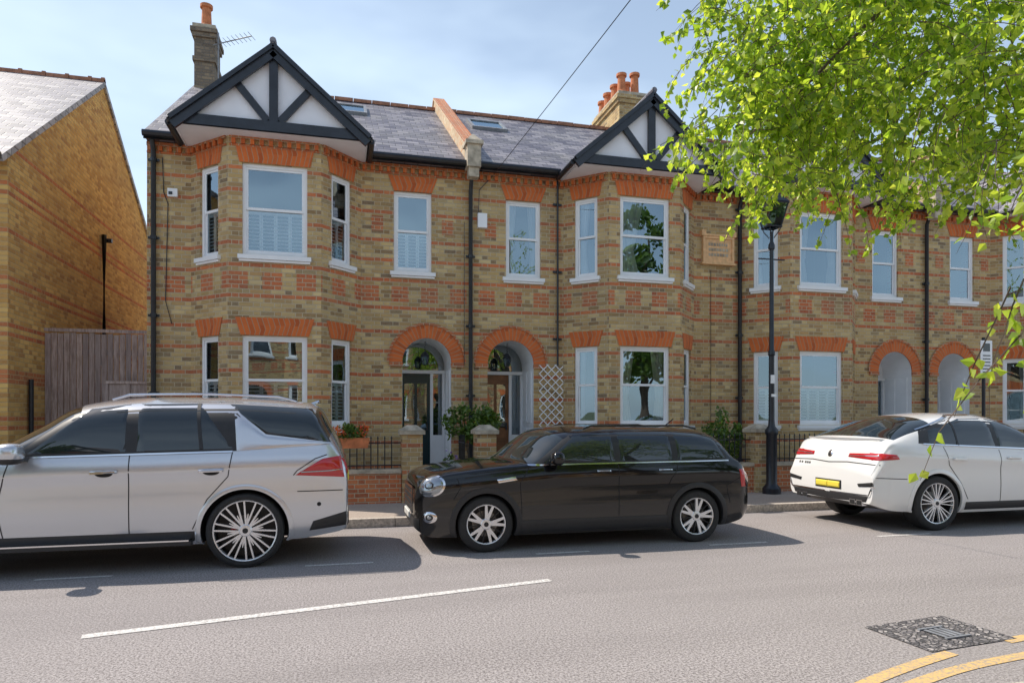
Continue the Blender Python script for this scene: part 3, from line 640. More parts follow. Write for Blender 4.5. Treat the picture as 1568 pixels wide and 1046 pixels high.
def cloud(c,r,n,s):
    c=Vector(c); out=[]
    k=max(6,n//60); cl=[rv() for _ in range(k)]
    for i in range(n):
        q=random.choice(cl)+rv()*.35
        if q.length>1.15: q=q.normalized()*1.1
        pos=c+Vector((q.x*r[0],q.y*r[1],q.z*r[2])); d=rv().normalized(); out.append((pos,d,rv().normalized(),s*U(.7,1.3)))
    return out
tree=empty('birch_tree'); bt=Part('trunk',tree,'bark')
T=Vector((6.9,.9,0))
bt.tube([T,T+Vector((-.05,.1,1.5)),T+Vector((-.2,.3,3.0)),T+Vector((-.5,.7,4.6)),T+Vector((-.8,1.1,6.5)),T+Vector((-.9,1.3,8.2))],[.24,.2,.17,.13,.08,.03],12)
limbs=[[(6.6,1.3,3.4),(5.7,2.6,4.5),(4.5,3.8,4.95),(3.5,4.2,4.9),(2.75,4.25,4.65)],[(6.5,1.5,4.2),(5.8,3.2,5.2),(5.0,4.8,5.6),(4.3,5.8,5.6),(3.9,6.3,5.4)],[(6.4,1.6,4.6),(6.4,3.2,5.4),(6.2,4.6,5.8)],[(6.7,1.1,2.9),(5.4,2.0,3.9),(4.3,3.0,4.3),(3.4,3.5,4.2)],[(6.7,1.1,3.2),(5.0,1.5,4.2),(3.8,1.7,4.0),(2.9,1.8,3.1),(2.5,1.9,2.5)],[(4.6,3.7,4.9),(3.7,4.0,4.4),(3.1,4.1,3.8),(2.7,4.15,3.45)]]
for L in limbs: bt.tube(L,[.085,.055,.035,.02,.01][:len(L)] if L[0][0]>5 else [.03,.018,.01,.005],7)
items=[]
def strand(start,length,droop,leafs,dirv=None,n=None,curl=.25):
    q=Vector(start); d=(dirv or Vector((U(-1,1),U(-1,1),U(-.4,.4)))).normalized(); pts=[q.copy()]; seg=5; st=length/seg
    for i in range(seg):
        d=(d+Vector((U(-curl,curl),U(-curl,curl),-droop))).normalized(); q=q+d*st; pts.append(q.copy())
    bt.tube(pts,[.004,.0035,.003,.0025,.002,.001],3,cap=False)
    nl=n or int(length/.024)
    for i in range(nl):
        t=U(.05,1)*seg; k=min(int(t),seg-1); pos=pts[k].lerp(pts[k+1],t-k)
        dd=(rv()*.9+Vector((0,0,-.55))).normalized(); off=rv()*.025
        items.append((pos+off,dd,rv().normalized(),leafs*U(.6,1.3)))
ELL=[((3.25,4.25,4.40),(.85,.8,1.0),330),((4.25,4.2,4.20),(1.2,1.1,1.15),640),((4.7,5.7,4.95),(1.3,1.2,1.3),330),((5.6,3.7,5.0),(1.9,1.5,1.7),400),((3.0,4.3,3.85),(.5,.5,.55),70),((3.05,4.15,3.42),(.5,.35,.32),46),((2.6,4.2,3.6),(.25,.3,.3),16),((4.3,3.4,3.60),(.9,.6,.6),110),((6.3,1.6,7.0),(2.2,2.2,1.8),150)]
for c,r,n in ELL:
    for i in range(n):
        q=rv()*U(.75,1.0)**.5; s=Vector((c[0]+q.x*r[0],c[1]+q.y*r[1],c[2]+q.z*r[2]))
        if math.sin(s.x*5.1+1.3)*math.sin(s.y*4.3)*math.sin(s.z*5.7+.5)>.26: continue
        strand(s,U(.3,.65),U(.15,.4),.055)
for P,L in (((2.75,1.95,3.2),.9),((2.55,1.95,2.75),.6),((2.62,1.9,2.3),.5),((2.5,1.85,2.4),.6),((2.45,1.95,2.05),.5),((3.0,2.2,3.1),.7),((3.3,2.5,3.0),.7),((3.1,3.0,3.2),.5),((3.6,3.1,3.1),.6)):
    for j in range(3): strand(Vector(P)+rv()*.08,L*U(.7,1.1),.35,.055,Vector((-.3,0,-.6)),int(L*20))
low=[Vector(q) for q in ((2.5,1.88,2.1),(2.36,1.9,1.85),(2.2,1.93,1.68),(2.06,1.96,1.50),(1.99,1.97,1.33))]
bt.tube(low,[.004,.0035,.003,.002,.001],4,cap=False)
for i in range(26):
    t=U(0,1)*4;k=min(int(t),3); items.append((low[k].lerp(low[k+1],t-k)+rv()*.03,(rv()*.8+Vector((0,0,-.5))).normalized(),rv().normalized(),.052*U(.7,1.2)))
bt.done(smooth=False); leaf_mesh('foliage',tree,items,M['leaf'])
for (bx,by,hz) in ((13.5,-3.6,5.0),(18.5,-4.0,4.0),(-9,-3.5,2.0)):
    t2=empty('street_tree',(bx,by,0)); p=Part('trunk',t2,'bark'); p.tube([(0,0,.1),(.05,0,2),(0,.1,4),(.1,0,5+hz)],[.28,.22,.16,.05],10)
    for a in range(6): p.tube([(0,.05,2.6+a*.55),(1.6*math.cos(a*2.4),1.6*math.sin(a*2.4),4.6+a*.6)],[.07,.02],6)
    p.done(); it=[]
    for a in range(12): it+=cloud((U(-2,2),U(-1.6,1.6),U(3.8,5.5+hz)),(1.5,1.4,1.2),420,.24)
    leaf_mesh('foliage',t2,it,M['shrubleaf'])
def shrub(name,c,r,n,s,mat='shrubleaf',fl=None,pot=None):
    e=empty(name); p=Part('stems',e,'bark','terra'); c=Vector(c)
    for i in range(7): 
        q=rv(); p.tube([(c.x+q.x*.05,c.y+q.y*.05,(pot or .12)),(c.x+q.x*r[0]*.7,c.y+q.y*r[1]*.7,c.z+q.z*r[2]*.4)],[.012,.005],5)
    if pot: p.lathe((c.x,c.y,.12),[(.0,0),(.15,.0),(.2,pot-.16),(.22,pot-.16),(.22,pot-.1),(.19,pot-.1),(.18,pot-.16),(0,pot-.16)],14,1)
    p.done(); leaf_mesh('leaves',e,cloud(c,r,n,s),M[mat])
    if fl: leaf_mesh('flowers',e,cloud(c+Vector((0,0,r[2]*.2)),r,fl[1],fl[2]),M[fl[0]])
shrub('shrub',(2.45,12.55,1.45),(.50,.3,.36),1500,.075,pot=.6)
shrub('shrub',(7.55,12.35,1.1),(.42,.3,.62),1500,.07)
shrub('flowering_plant',(2.02,12.3,.75),(.14,.14,.22),260,.05,fl=('purple',50,.05),pot=.5)
fb=empty('flower_trough'); p=Part('trough',fb,'terra'); p.hexa([(-.10,11.55,1.05),(.50,11.55,1.05),(.50,11.70,1.05),(-.10,11.70,1.05),(-.13,11.52,1.22),(.53,11.52,1.22),(.53,11.71,1.22),(-.13,11.71,1.22)]); p.done()
leaf_mesh('leaves',fb,cloud((.2,11.63,1.33),(.34,.12,.14),700,.05),M['shrubleaf']); leaf_mesh('flowers',fb,cloud((.25,11.6,1.32),(.34,.13,.12),170,.045),M['flower'])
shrub('shrub',(-6.3,12.0,1.3),(.8,.4,.7),900,.09)

# ------------------------------------------------------------ cars
def catmull(keys,sub=6):
    keys=[tuple(k)+(0.0,)*(8-len(k)) for k in keys]
    out=[]; n=len(keys)
    for i in range(n-1):
        p0=keys[max(i-1,0)];p1=keys[i];p2=keys[i+1];p3=keys[min(i+2,n-1)]
        for s in range(sub):
            t=s/sub; row=[]
            for a,b,c,d in zip(p0,p1,p2,p3):
                m1=(c-a)/2; m2=(d-b)/2
                dl=c-b
                if dl==0: m1=m2=0
                else:
                    m1=max(min(m1/dl,3),0)*dl; m2=max(min(m2/dl,3),0)*dl
                row.append((2*t**3-3*t**2+1)*b+(t**3-2*t**2+t)*m1+(-2*t**3+3*t**2)*c+(t**3-t**2)*m2)
            out.append((row,i+t))
    out.append((list(keys[-1]),n-1.0)); return out
PV=[(.0,.915),(.04,.935),(.1,.957),(.2,.976),(.32,.985),(.45,.989),(.56,.986),(.66,.984),(.74,.987),(.79,.996),(.82,1.0),(.86,.996),(.91,.985),(.96,.970),(1.0,.953)]
def section(k):
    x,zb,zs,zt,w,tm,n,cv=k
    pts=[(0,zb),(w*.55,zb),(w*.84,zb)]
    for v,pr in PV: pts.append((w*pr,zb+(zs-zb)*v))
    wS=w*.953
    angs=[math.asin(min(1,t**(n/2))) for t in (.12,.28,.45,.6,.72)]; a0=angs[-1]
    angs+=[a0+(math.pi/2-a0)*i/9 for i in range(1,10)]
    for a in angs:
        t=math.sin(a)**(2/n); pts.append(((wS-tm*t)*math.cos(a),zs+(zt-zs)*t))
    return pts
class Car:
    red=False
    def __init__(s,name,loc,rot,keys,paintm,axles,Rw,W,glasszones,arch=.045):
        s.root=empty(name,loc,rot); st=catmull(keys); s.L=keys[-1][0]
        p=Part('body',s.root,paintm,'cglass','plastic','tyre'); rings=[]
        for k,_ in st:
            h=section(k); cx=lambda y:k[0]+k[7]*(y/k[4])**2
            rings.append([Vector((cx(y),y,z)) for y,z in h]+[Vector((cx(y),-y,z)) for y,z in h[-2:0:-1]])
        nh=len(h); N=len(rings[0])
        for j in range(len(rings)-1):
            kk=st[j][1]+.05
            for i in range(N):
                i2=(i+1)%N; lev=i if i<nh-1 else (N-1-i); mi=0
                for (k0,k1,l0) in glasszones:
                    if k0<=kk<k1 and lev>=l0: mi=1
                if lev<2: mi=2
                p.poly([rings[j][i],rings[j+1][i],rings[j+1][i2],rings[j][i2]][::-1],mi,[(0,0)]*4)
        p.poly(rings[0],0,[(0,0)]*N); p.poly(rings[-1][::-1],0,[(0,0)]*N)
        o=p.done(smooth=True,ang=40); me=o.data
        bm=bmesh.new(); bm.from_mesh(me); bmesh.ops.recalc_face_normals(bm,faces=bm.faces); bm.to_mesh(me); s.bvh=BVHTree.FromBMesh(bm); bm.free()
        bmc=bmesh.new()
        for ax in axles:
            for sg in (-1,1):
                mt=Matrix.Translation((ax,sg*(W-.10),Rw))@Matrix.Rotation(math.pi/2,4,'X')
                bmesh.ops.create_cone(bmc,cap_ends=True,segments=48,radius1=Rw+arch,radius2=Rw+arch,depth=.46,matrix=mt)
        for f in bmc.faces: f.material_index=3
        mc=bpy.data.meshes.new('cut'); bmc.to_mesh(mc); bmc.free(); 
        for mm in me.materials: mc.materials.append(mm)
        oc=bpy.data.objects.new('cut',mc); COL.objects.link(oc); oc.parent=s.root
        md=o.modifiers.new('bool','BOOLEAN'); md.object=oc; md.operation='DIFFERENCE'; md.solver='EXACT'
        dg=bpy.context.evaluated_depsgraph_get(); dg.update(); nm=bpy.data.meshes.new_from_object(o.evaluated_get(dg)); o.modifiers.clear(); o.data=nm
        bpy.data.objects.remove(oc)
        nm.polygons.foreach_set('use_smooth',[True]*len(nm.polygons)); nm.set_sharp_from_angle(angle=math.radians(38))
        s.W=W; s.Rw=Rw; s.axles=axles; s.archr=Rw+arch
    def cast(s,ax,a,b,off,sg):
        if ax=='y': o=Vector((a,3*sg,b)); d=Vector((0,-sg,0))
        elif ax=='rear': o=Vector((s.L+2,a*sg,b)); d=Vector((-1,0,0))
        elif ax=='front': o=Vector((-2,a*sg,b)); d=Vector((1,0,0))
        elif ax=='diag':
            d=Vector((.78,-.626*sg,0)).normalized(); T=Vector((-d.y*sg,d.x*sg,0)); o=Vector((.20,.74*sg,b))+T*a-d*2
        h=s.bvh.ray_cast(o,d)
        if h[0] is None: h=s.bvh.find_nearest(Vector((a,s.W*sg,b)) if ax=='y' else (Vector((s.L,a*sg,b)) if ax=='rear' else (o+d*2 if ax=='diag' else Vector((0,a*sg,b)))))
        n=h[1]; n=n if n.dot(d)<0 else -n
        return h[0]+n*off
    def strip(s,p,ax,lo,up,off=.006,mi=0,nx=24,nz=6,sides=(1,-1)):
        def rs(pl,n):
            d=[0]
            for i in range(1,len(pl)): d.append(d[-1]+math.dist(pl[i],pl[i-1]))
            out=[]
            for k in range(n+1):
                t=d[-1]*k/n; i=1
                while i<len(pl)-1 and d[i]<t: i+=1
                f=(t-d[i-1])/max(1e-9,d[i]-d[i-1]); out.append((pl[i-1][0]+(pl[i][0]-pl[i-1][0])*f,pl[i-1][1]+(pl[i][1]-pl[i-1][1])*f))
            return out
        lo=rs(lo,nx);up=rs(up,nx)
        for sg in sides:
            g=[[s.cast(ax,lo[i][0]+(up[i][0]-lo[i][0])*j/nz,lo[i][1]+(up[i][1]-lo[i][1])*j/nz,off if 0<j<nz and 0<i<nx else off*.3,sg) for j in range(nz+1)] for i in range(nx+1)]
            for i in range(nx):
                for j in range(nz): p.poly([g[i][j],g[i+1][j],g[i+1][j+1],g[i][j+1]],mi,[(0,0)]*4)
    def line(s,p,ax,pts,w=.008,off=.0025,mi=0,sides=(1,-1)):
        pts=[Vector(q) for q in pts]; fine=[]
        for i in range(len(pts)-1):
            n=max(1,int((pts[i+1]-pts[i]).length/.05))
            for k in range(n): fine.append(pts[i].lerp(pts[i+1],k/n))
        fine.append(pts[-1])
        for sg in sides:
            prev=None
            for i,q in enumerate(fine):
                d=(fine[min(i+1,len(fine)-1)]-fine[max(i-1,0)]).normalized(); n=Vector((-d.y,d.x))*w/2
                a=s.cast(ax,q.x+n.x,q.y+n.y,off,sg); b=s.cast(ax,q.x-n.x,q.y-n.y,off,sg)
                if prev: p.poly([prev[0],a,b,prev[1]],mi,[(0,0)]*4)
                prev=(a,b)
    def blob(s,p,ax,bd,off=.008,mi=0,rings=4,sides=(1,-1),dome=0):
        cx=sum(q[0] for q in bd)/len(bd); cy=sum(q[1] for q in bd)/len(bd)
        for sg in sides:
            g=[]
            for r in range(rings+1):
                f=r/rings; g.append([s.cast(ax,cx+(q[0]-cx)*f,cy+(q[1]-cy)*f,(off+dome*(1-f*f)) if r<rings else off*.2,sg) for q in bd])
            for r in range(rings):
                for i in range(len(bd)):
                    j=(i+1)%len(bd); q=[g[r][i],g[r+1][i],g[r+1][j],g[r][j]]
                    if r==0: q=q[:3]
                    p.poly(q,mi,[(0,0)]*len(q))
    def archring(s,p,w,off=.012,mi=0,r0=None):
        for ax in s.axles:
            r0_=(r0 or s.archr)-.004
            for sg in (1,-1):
                prev=None
                for i in range(41):
                    a=math.radians(-22+224*i/40)
                    pts=[]
                    for f,o in ((0,-.02),(0,off),(.5,off*1.2),(1,off*.5),(1.0,-.005)):
                        rr=r0_+w*f; zz=max(.19,s.Rw+rr*math.sin(a)); pts.append(s.cast('y',ax+rr*math.cos(a),zz,o,sg))
                    if prev:
                        for k in range(4): p.poly([prev[k],pts[k],pts[k+1],prev[k+1]],mi,[(0,0)]*4)
                    prev=pts
    def wheels(s,style,ratio,width=.24,inset=.02):
        R_=s.Rw; rr=R_*ratio
        for ai,ax in enumerate(s.axles):
            for sg in (1,-1):
                p=Part('wheel',s.root,'tyre','rim','rimdark','disc','redl'); cy=sg*(s.W-inset-width/2)
                def pt(r,a,y): return Vector((ax+r*math.cos(a),cy+sg*y,R_+r*math.sin(a)))
                h=width/2; n=48
                def rev(prof,mi):
                    for i in range(len(prof)-1):
                        for k in range(n):
                            a=2*math.pi*k/n;b=2*math.pi*(k+1)/n; p.poly([pt(prof[i][0],a,prof[i][1]),pt(prof[i][0],b,prof[i][1]),pt(prof[i+1][0],b,prof[i+1][1]),pt(prof[i+1][0],a,prof[i+1][1])],mi,[(0,0)]*4)
                rev([(rr,h-.015),(rr+.008,h-.004),(rr+(R_-rr)*.45,h),(rr+(R_-rr)*.8,h-.012),(R_,h-.035),(R_,-h+.035),(R_*.9,-h),(rr,-h)],0)
                rev([(rr,h-.016),(rr-.006,h-.008),(rr-.016,h-.012),(rr-.02,h-.05)],1)
                rev([(rr-.02,h-.05),(rr-.03,-h)],2)
                rev([(rr-.02,-.03),(.001,-.03)],2)
                rev([(.15,.0),(.10,.004),(.001,.004)],3)
                rev([(.07,h-.03),(.055,h-.016),(.03,h-.014),(.001,h-.014)],1); rev([(.028,h-.011),(.001,h-.011)],2)
                def spoke(a,w0,w1,a1=None,mi=1,y0=h-.022,y1=h-.014,r0=.04,r1=None,th=.03):
                    a1=a if a1 is None else a1; r1=r1 or rr-.010
                    A=Vector((math.cos(a),0,math.sin(a)));B=Vector((math.cos(a1),0,math.sin(a1)));C=Vector((ax,cy,R_))
                    pa=C+A*r0; pb=C+B*r1; d=(pb-pa).normalized(); t=Vector((-d.z,0,d.x)); Y=Vector((0,sg,0))
                    p.hexa([pa-t*w0+Y*(y0-th),pa+t*w0+Y*(y0-th),pb+t*w1+Y*(y1-th),pb-t*w1+Y*(y1-th),pa-t*w0+Y*y0,pa+t*w0+Y*y0,pb+t*w1+Y*y1,pb-t*w1+Y*y1],mi)
                if style=='cross':
                    N=10
                    for k in range(N):
                        a=2*math.pi*(k+.25)/N; dl=math.pi/N
                        spoke(a,.009,.008,a+dl*.62); spoke(a,.009,.008,a-dl*.62)
                        spoke(a,.015,.004,a,1,h-.024,h-.026,.05,rr*.55)
                elif style=='mini':
                    for k in range(5):
                        a=2*math.pi*(k+.1)/5; dl=math.pi/5
                        spoke(a-dl*.05,.020,.014,a-dl*.30); spoke(a+dl*.05,.020,.014,a+dl*.30); spoke(a,.026,.010,a,1,h-.022,h-.026,.04,rr*.55)
                        spoke(a+dl,.006,.004,a+dl,2)
                else:
                    for k in range(5):
                        a=2*math.pi*(k+.3)/5; dl=math.pi/5
                        for q in (-1,1):
                            spoke(a+q*.05,.009,.008,a+q*dl*.22); spoke(a+q*dl*.45,.007,.005,a+q*dl*.62,1)
                        spoke(a,.016,.012,a,2,h-.030,h-.03)
                if s.red: 
                    q=[pt(.10,2.6,.03),pt(.16,2.5,.03),pt(.16,3.3,.03),pt(.10,3.4,.03)]; p.poly(q,4)
                p.done(smooth=True,ang=30)
    def ell(s,p,c,r,mi=0,seg=16):
        e=lambda v:math.copysign(abs(v)**.75,v)
        for i in range(8):
            for k in range(seg):
                q=[]
                for (ii,kk) in ((i,k),(i,k+1),(i+1,k+1),(i+1,k)):
                    th=math.pi*ii/8; ph=2*math.pi*kk/seg
                    q.append(Vector((c[0]+r[0]*e(math.sin(th)*math.cos(ph)),c[1]+r[1]*e(math.sin(th)*math.sin(ph)),c[2]+r[2]*e(math.cos(th)))))
                p.poly(q,mi,[(0,0)]*4)
def circ(cx,cy,rx,ry,n=28): return [(cx+rx*math.cos(2*math.pi*i/n),cy+ry*math.sin(2*math.pi*i/n)) for i in range(n)]

# --- small black estate hatchback
kM=[(.00,.32,.60,.68,.62,.0,2.6),(.02,.26,.72,.79,.72,.0,2.7,.02),(.08,.20,.80,.88,.80,.0,2.9,.04),(.24,.18,.86,.945,.86,.0,3.0,.07),(.55,.18,.90,.995,.895,.0,3.2,.10),(.90,.18,.94,1.035,.90,.0,3.4,.18),
(1.10,.18,.965,1.06,.90,.0,3.6,.30),(1.34,.18,.985,1.24,.90,.06,5,.30),(1.62,.18,.99,1.405,.90,.13,6,.27),(2.12,.18,1.0,1.46,.90,.16,6.5,.12),(3.10,.18,1.01,1.455,.90,.16,6.5),(3.66,.19,1.015,1.42,.90,.15,6,-.02),
(3.93,.20,1.01,1.345,.892,.12,5,-.07),(4.09,.22,.99,1.13,.885,.06,4.2,-.09),(4.20,.26,.94,1.00,.868,.0,3.4,-.06),(4.25,.32,.80,.86,.81,.0,3.0)]
mini=Car('parked_car',(.87,8.55,0),0,kM,'blackp',(.80,3.49),.325,.90,[(6,8,20),(11.2,13,20)],.04)
mini.wheels('mini',.72,width=.21,inset=.025)
p=Part('trim',mini.root,'plastic','cglass','chrome','shut','redl','lamp','plate_w','blackp')
mini.archring(p,.065,.012,0)
mini.strip(p,'y',[(1.18,.20),(3.12,.20)],[(1.18,.36),(3.12,.36)],.012,0)
mini.strip(p,'front',[(.0,.24),(.70,.24)],[(.0,.40),(.72,.40)],.01,0); mini.strip(p,'rear',[(0,.30),(.70,.30)],[(0,.46),(.74,.46)],.01,0)
mini.strip(p,'y',[(1.38,1.00),(3.93,1.03)],[(1.84,1.34),(2.3,1.395),(3.2,1.395),(3.82,1.35)],.004,0,nx=50)
mini.strip(p,'y',[(1.50,1.02),(2.40,1.03)],[(1.90,1.32),(2.40,1.37)],.009,1)
mini.strip(p,'y',[(2.47,1.03),(3.17,1.035)],[(2.47,1.372),(3.17,1.372)],.009,1)
mini.strip(p,'y',[(3.24,1.035),(3.90,1.045)],[(3.24,1.37),(3.76,1.335)],.009,1)
mini.line(p,'y',[(1.30,.995),(3.94,1.012)],.016,.010,2)
for L in ([(1.22,.42),(1.20,.80),(1.32,.98)],[(2.435,.38),(2.435,.985)],[(3.10,.74),(3.14,.82),(3.21,.92),(3.21,.985)],[(.55,.86),(1.18,.95)],[(.42,.62),(.50,.76),(.46,.86)],[(3.95,.48),(3.90,.70),(4.10,.80)]): mini.line(p,'y',L,.009,.002,3)
for x in (2.24,3.05):
    mini.strip(p,'y',[(x-.09,.90),(x+.09,.90)],[(x-.09,.925),(x+.09,.925)],.035,2,nx=8,nz=3)
mini.strip(p,'y',[(.94,.80),(1.16,.83)],[(.92,.84),(1.14,.87)],.010,2,nx=8,nz=2)
mini.blob(p,'diag',circ(.02,.775,.150,.122),.010,2); mini.blob(p,'diag',circ(.02,.775,.134,.108),.020,5,dome=.012); mini.blob(p,'diag',circ(.02,.775,.08,.066),.035,0,rings=2); mini.blob(p,'diag',circ(.02,.775,.055,.045),.042,5,rings=2)
mini.blob(p,'diag',circ(.02,.42,.075,.065),.016,2); mini.blob(p,'diag',circ(.02,.42,.060,.052),.022,0,rings=2); mini.blob(p,'diag',circ(.02,.42,.036,.032),.028,5,rings=2)
mini.strip(p,'front',[(0,.44),(.46,.44)],[(0,.72),(.42,.72)],.008,0)
mini.line(p,'front',[(0,.73),(.42,.73),(.50,.67),(.50,.52),(.44,.43),(0,.43)],.028,.02,2)
for z in (.52,.59,.66): mini.line(p,'front',[(0,z),(.44,z)],.012,.014,2)
mini.strip(p,'front',[(0,.34),(.26,.34)],[(0,.44),(.26,.44)],.03,6)
mini.strip(p,'rear',[(.54,.68),(.80,.68)],[(.54,.86),(.80,.86)],.01,4); mini.strip(p,'y',[(4.12,.68),(4.20,.68)],[(4.08,.90),(4.16,.90)],.012,4,nx=6)
for sg in (1,-1):
    mini.ell(p,(1.62,sg*1.00,1.08),(.08,.10,.08),7); p.beam((1.62,sg*.86,1.02),(1.62,sg*.96,1.04),.05,.04,mi=0)
p.done(smooth=True,ang=50)
p=Part('roof_fittings',mini.root,'blackp'); p.tube([(3.5,0,1.45),(3.62,0,1.54)],.008,5)
for sg in (1,-1): p.tube([(2.05,sg*.68,1.415),(2.15,sg*.67,1.452),(3.4,sg*.665,1.452),(3.58,sg*.67,1.415)],.012,8)
p.done(smooth=True)

# --- silver SUV
kS=[(.00,.36,.70,.80,.66,.0,2.5),(.04,.30,.86,.98,.80,.0,2.6),(.18,.27,.98,1.09,.90,.0,2.9),(.60,.26,1.06,1.16,.955,.0,3.1),(1.05,.26,1.10,1.20,.965,.0,3.4,.1),(1.30,.26,1.13,1.23,.965,.0,3.8,.2),
(1.72,.26,1.16,1.48,.965,.08,5,.22),(2.10,.26,1.17,1.70,.965,.14,7,.2),(2.8,.26,1.18,1.785,.965,.18,7,.1),(3.6,.26,1.20,1.785,.965,.18,7.5),(4.25,.27,1.21,1.745,.965,.17,7),(4.50,.29,1.21,1.685,.96,.14,6,-.05),
(4.65,.31,1.20,1.45,.95,.09,5,-.07),(4.76,.33,1.12,1.24,.93,.03,4,-.05),(4.80,.36,1.0,1.08,.91,.0,3.2),(4.82,.40,.84,.92,.86,.0,2.8)]
suv=Car('parked_suv',(-4.70,8.465,0),0,kS,'silver',(.87,3.785),.385,.965,[(5.2,7,20),(11,12.2,20)],.05)
suv.red=True; suv.wheels('cross',.83,width=.29,inset=.01)
p=Part('trim',suv.root,'plastic','cglass','chrome','shut','redl','lamp','plate_y','silver')
suv.archring(p,.05,.014,7)
suv.strip(p,'y',[(1.35,.30),(3.30,.30)],[(1.35,.40),(3.30,.40)],.006,0)
suv.strip(p,'y',[(1.66,1.17),(3.72,1.21)],[(2.24,1.66),(2.9,1.72),(3.72,1.72)],.004,0,nx=50)
suv.strip(p,'y',[(1.80,1.20),(2.66,1.21)],[(2.29,1.64),(2.64,1.69)],.009,1)
suv.strip(p,'y',[(2.76,1.215),(3.66,1.235)],[(2.74,1.693),(3.32,1.70)],.009,1)
suv.line(p,'y',[(3.36,1.23),(3.30,1.695)],.035,.012,0)
suv.strip(p,'y',[(3.98,1.38),(4.64,1.29)],[(3.60,1.695),(4.44,1.65)],.011,1)
suv.strip(p,'y',[(3.70,1.21),(4.00,1.23),(4.66,1.27)],[(3.66,1.60),(3.97,1.36),(4.63,1.285)],.012,7,nx=24)
suv.line(p,'y',[(1.60,1.160),(3.66,1.202)],.018,.012,2)
for L in ([(1.62,.34),(1.56,.7),(1.66,1.14)],[(2.70,.34),(2.70,1.19)],[(3.28,.42),(3.42,.72),(3.62,.95),(3.66,1.20)],[(4.30,.78),(4.81,.78)],[(4.60,1.16),(4.48,1.12),(4.30,1.0),(4.26,.95)]): suv.line(p,'y',L,.010,.002,3)
for x in (2.48,3.46):
    suv.blob(p,'y',circ(x,1.0,.08,.035),.004,3,rings=2); suv.strip(p,'y',[(x-.12,1.0),(x+.12,1.005)],[(x-.12,1.03),(x+.12,1.035)],.045,7,nx=8,nz=3); suv.line(p,'y',[(x-.11,1.01),(x+.11,1.015)],.008,.05,2)
suv.strip(p,'y',[(4.28,.95),(4.78,.92)],[(4.42,1.04),(4.56,1.12),(4.74,1.145)],.014,4); suv.strip(p,'rear',[(.42,.95),(.88,.95)],[(.42,1.12),(.87,1.12)],.012,4)
suv.line(p,'y',[(4.34,.985),(4.75,1.0)],.012,.020,5)
suv.strip(p,'y',[(4.42,.36),(4.80,.40)],[(4.46,.46),(4.80,.55)],.010,0); suv.strip(p,'rear',[(0,.38),(.82,.38)],[(0,.55),(.84,.55)],.01,0)
suv.blob(p,'y',circ(4.52,.64,.022,.022,12),.004,3,rings=1)
suv.strip(p,'rear',[(0,.82),(.27,.82)],[(0,.94),(.27,.94)],.02,6); suv.strip(p,'front',[(0,.5),(.5,.5)],[(0,.9),(.5,.9)],.01,0); suv.blob(p,'front',circ(.68,.87,.16,.08),.012,5)
for sg in (1,-1):
    suv.ell(p,(1.74,sg*1.12,1.22),(.11,.14,.095),7); suv.ell(p,(1.74,sg*1.12,1.16),(.10,.13,.05),0); p.beam((1.78,sg*.92,1.15),(1.78,sg*1.02,1.17),.08,.05,mi=0)
    p.box(1.32,3.28,*( (.90,1.01) if sg>0 else (-1.01,-.90)),.27,.31,0); p.box(1.34,3.26,*((.915,1.015) if sg>0 else (-1.015,-.915)),.311,.325,2)
p.done(smooth=True,ang=50)
p=Part('roof_rails',suv.root,'chrome')
for sg in (1,-1): p.tube([(2.50,sg*.745,1.735),(2.65,sg*.74,1.785),(3.4,sg*.735,1.80),(4.1,sg*.74,1.775),(4.28,sg*.745,1.725)],.013,8)
p.tube([(4.38,0,1.70),(4.50,0,1.745)],.02,6); p.done(smooth=True)

# --- white coupe SUV facing right
kW=[(.00,.34,.62,.70,.62,.0,2.4),(.05,.28,.74,.86,.78,.0,2.5),(.20,.24,.88,.98,.87,.0,2.7),(.60,.23,.98,1.07,.93,.0,2.8),(1.10,.23,1.03,1.12,.945,.0,3.0),(1.42,.23,1.05,1.15,.945,.0,3.4,.1),
(1.85,.23,1.07,1.39,.945,.08,4.5,.12),(2.25,.23,1.08,1.57,.945,.18,6.5,.1),(2.7,.23,1.10,1.63,.945,.20,7),(3.2,.23,1.13,1.63,.945,.21,7.5),(3.75,.24,1.15,1.57,.945,.20,6.5,-.03),(4.14,.26,1.17,1.44,.945,.15,5.5,-.08),
(4.46,.28,1.18,1.29,.94,.06,4.5,-.12),(4.60,.30,1.15,1.23,.93,.0,4,-.12),(4.66,.32,1.08,1.13,.915,.0,3.8,-.11),(4.72,.35,.95,1.0,.90,.0,3.4,-.08),(4.75,.38,.76,.82,.87,.0,3.2)]
wc=Car('parked_car',(11.75,8.565,0),math.pi,kW,'whitep',(.84,3.74),.375,.945,[(5.2,7,20),(9.8,12.0,21)],.045)
wc.wheels('twin',.76,width=.28,inset=.01)
p=Part('trim',wc.root,'plastic','cglass','chrome','shut','redl','lamp','plate_y','whitep')
wc.archring(p,.055,.013,7)
wc.strip(p,'y',[(1.35,.27),(3.25,.27)],[(1.35,.38),(3.25,.38)],.010,0)
wc.strip(p,'y',[(1.66,1.09),(4.02,1.20)],[(2.22,1.515),(2.7,1.57),(3.15,1.57),(3.92,1.38)],.004,0,nx=50)
wc.strip(p,'y',[(1.80,1.115),(2.62,1.13)],[(2.26,1.49),(2.60,1.54)],.009,1)
wc.strip(p,'y',[(2.69,1.13),(3.85,1.20)],[(2.68,1.545),(3.1,1.54),(3.78,1.38)],.009,1)
wc.line(p,'y',[(3.36,1.16),(3.32,1.50)],.03,.012,0)
wc.line(p,'y',[(1.60,1.085),(3.95,1.19)],.016,.012,2)
wc.line(p,'y',[(2.2,1.53),(2.7,1.59),(3.18,1.585),(3.96,1.38)],.014,.012,2)
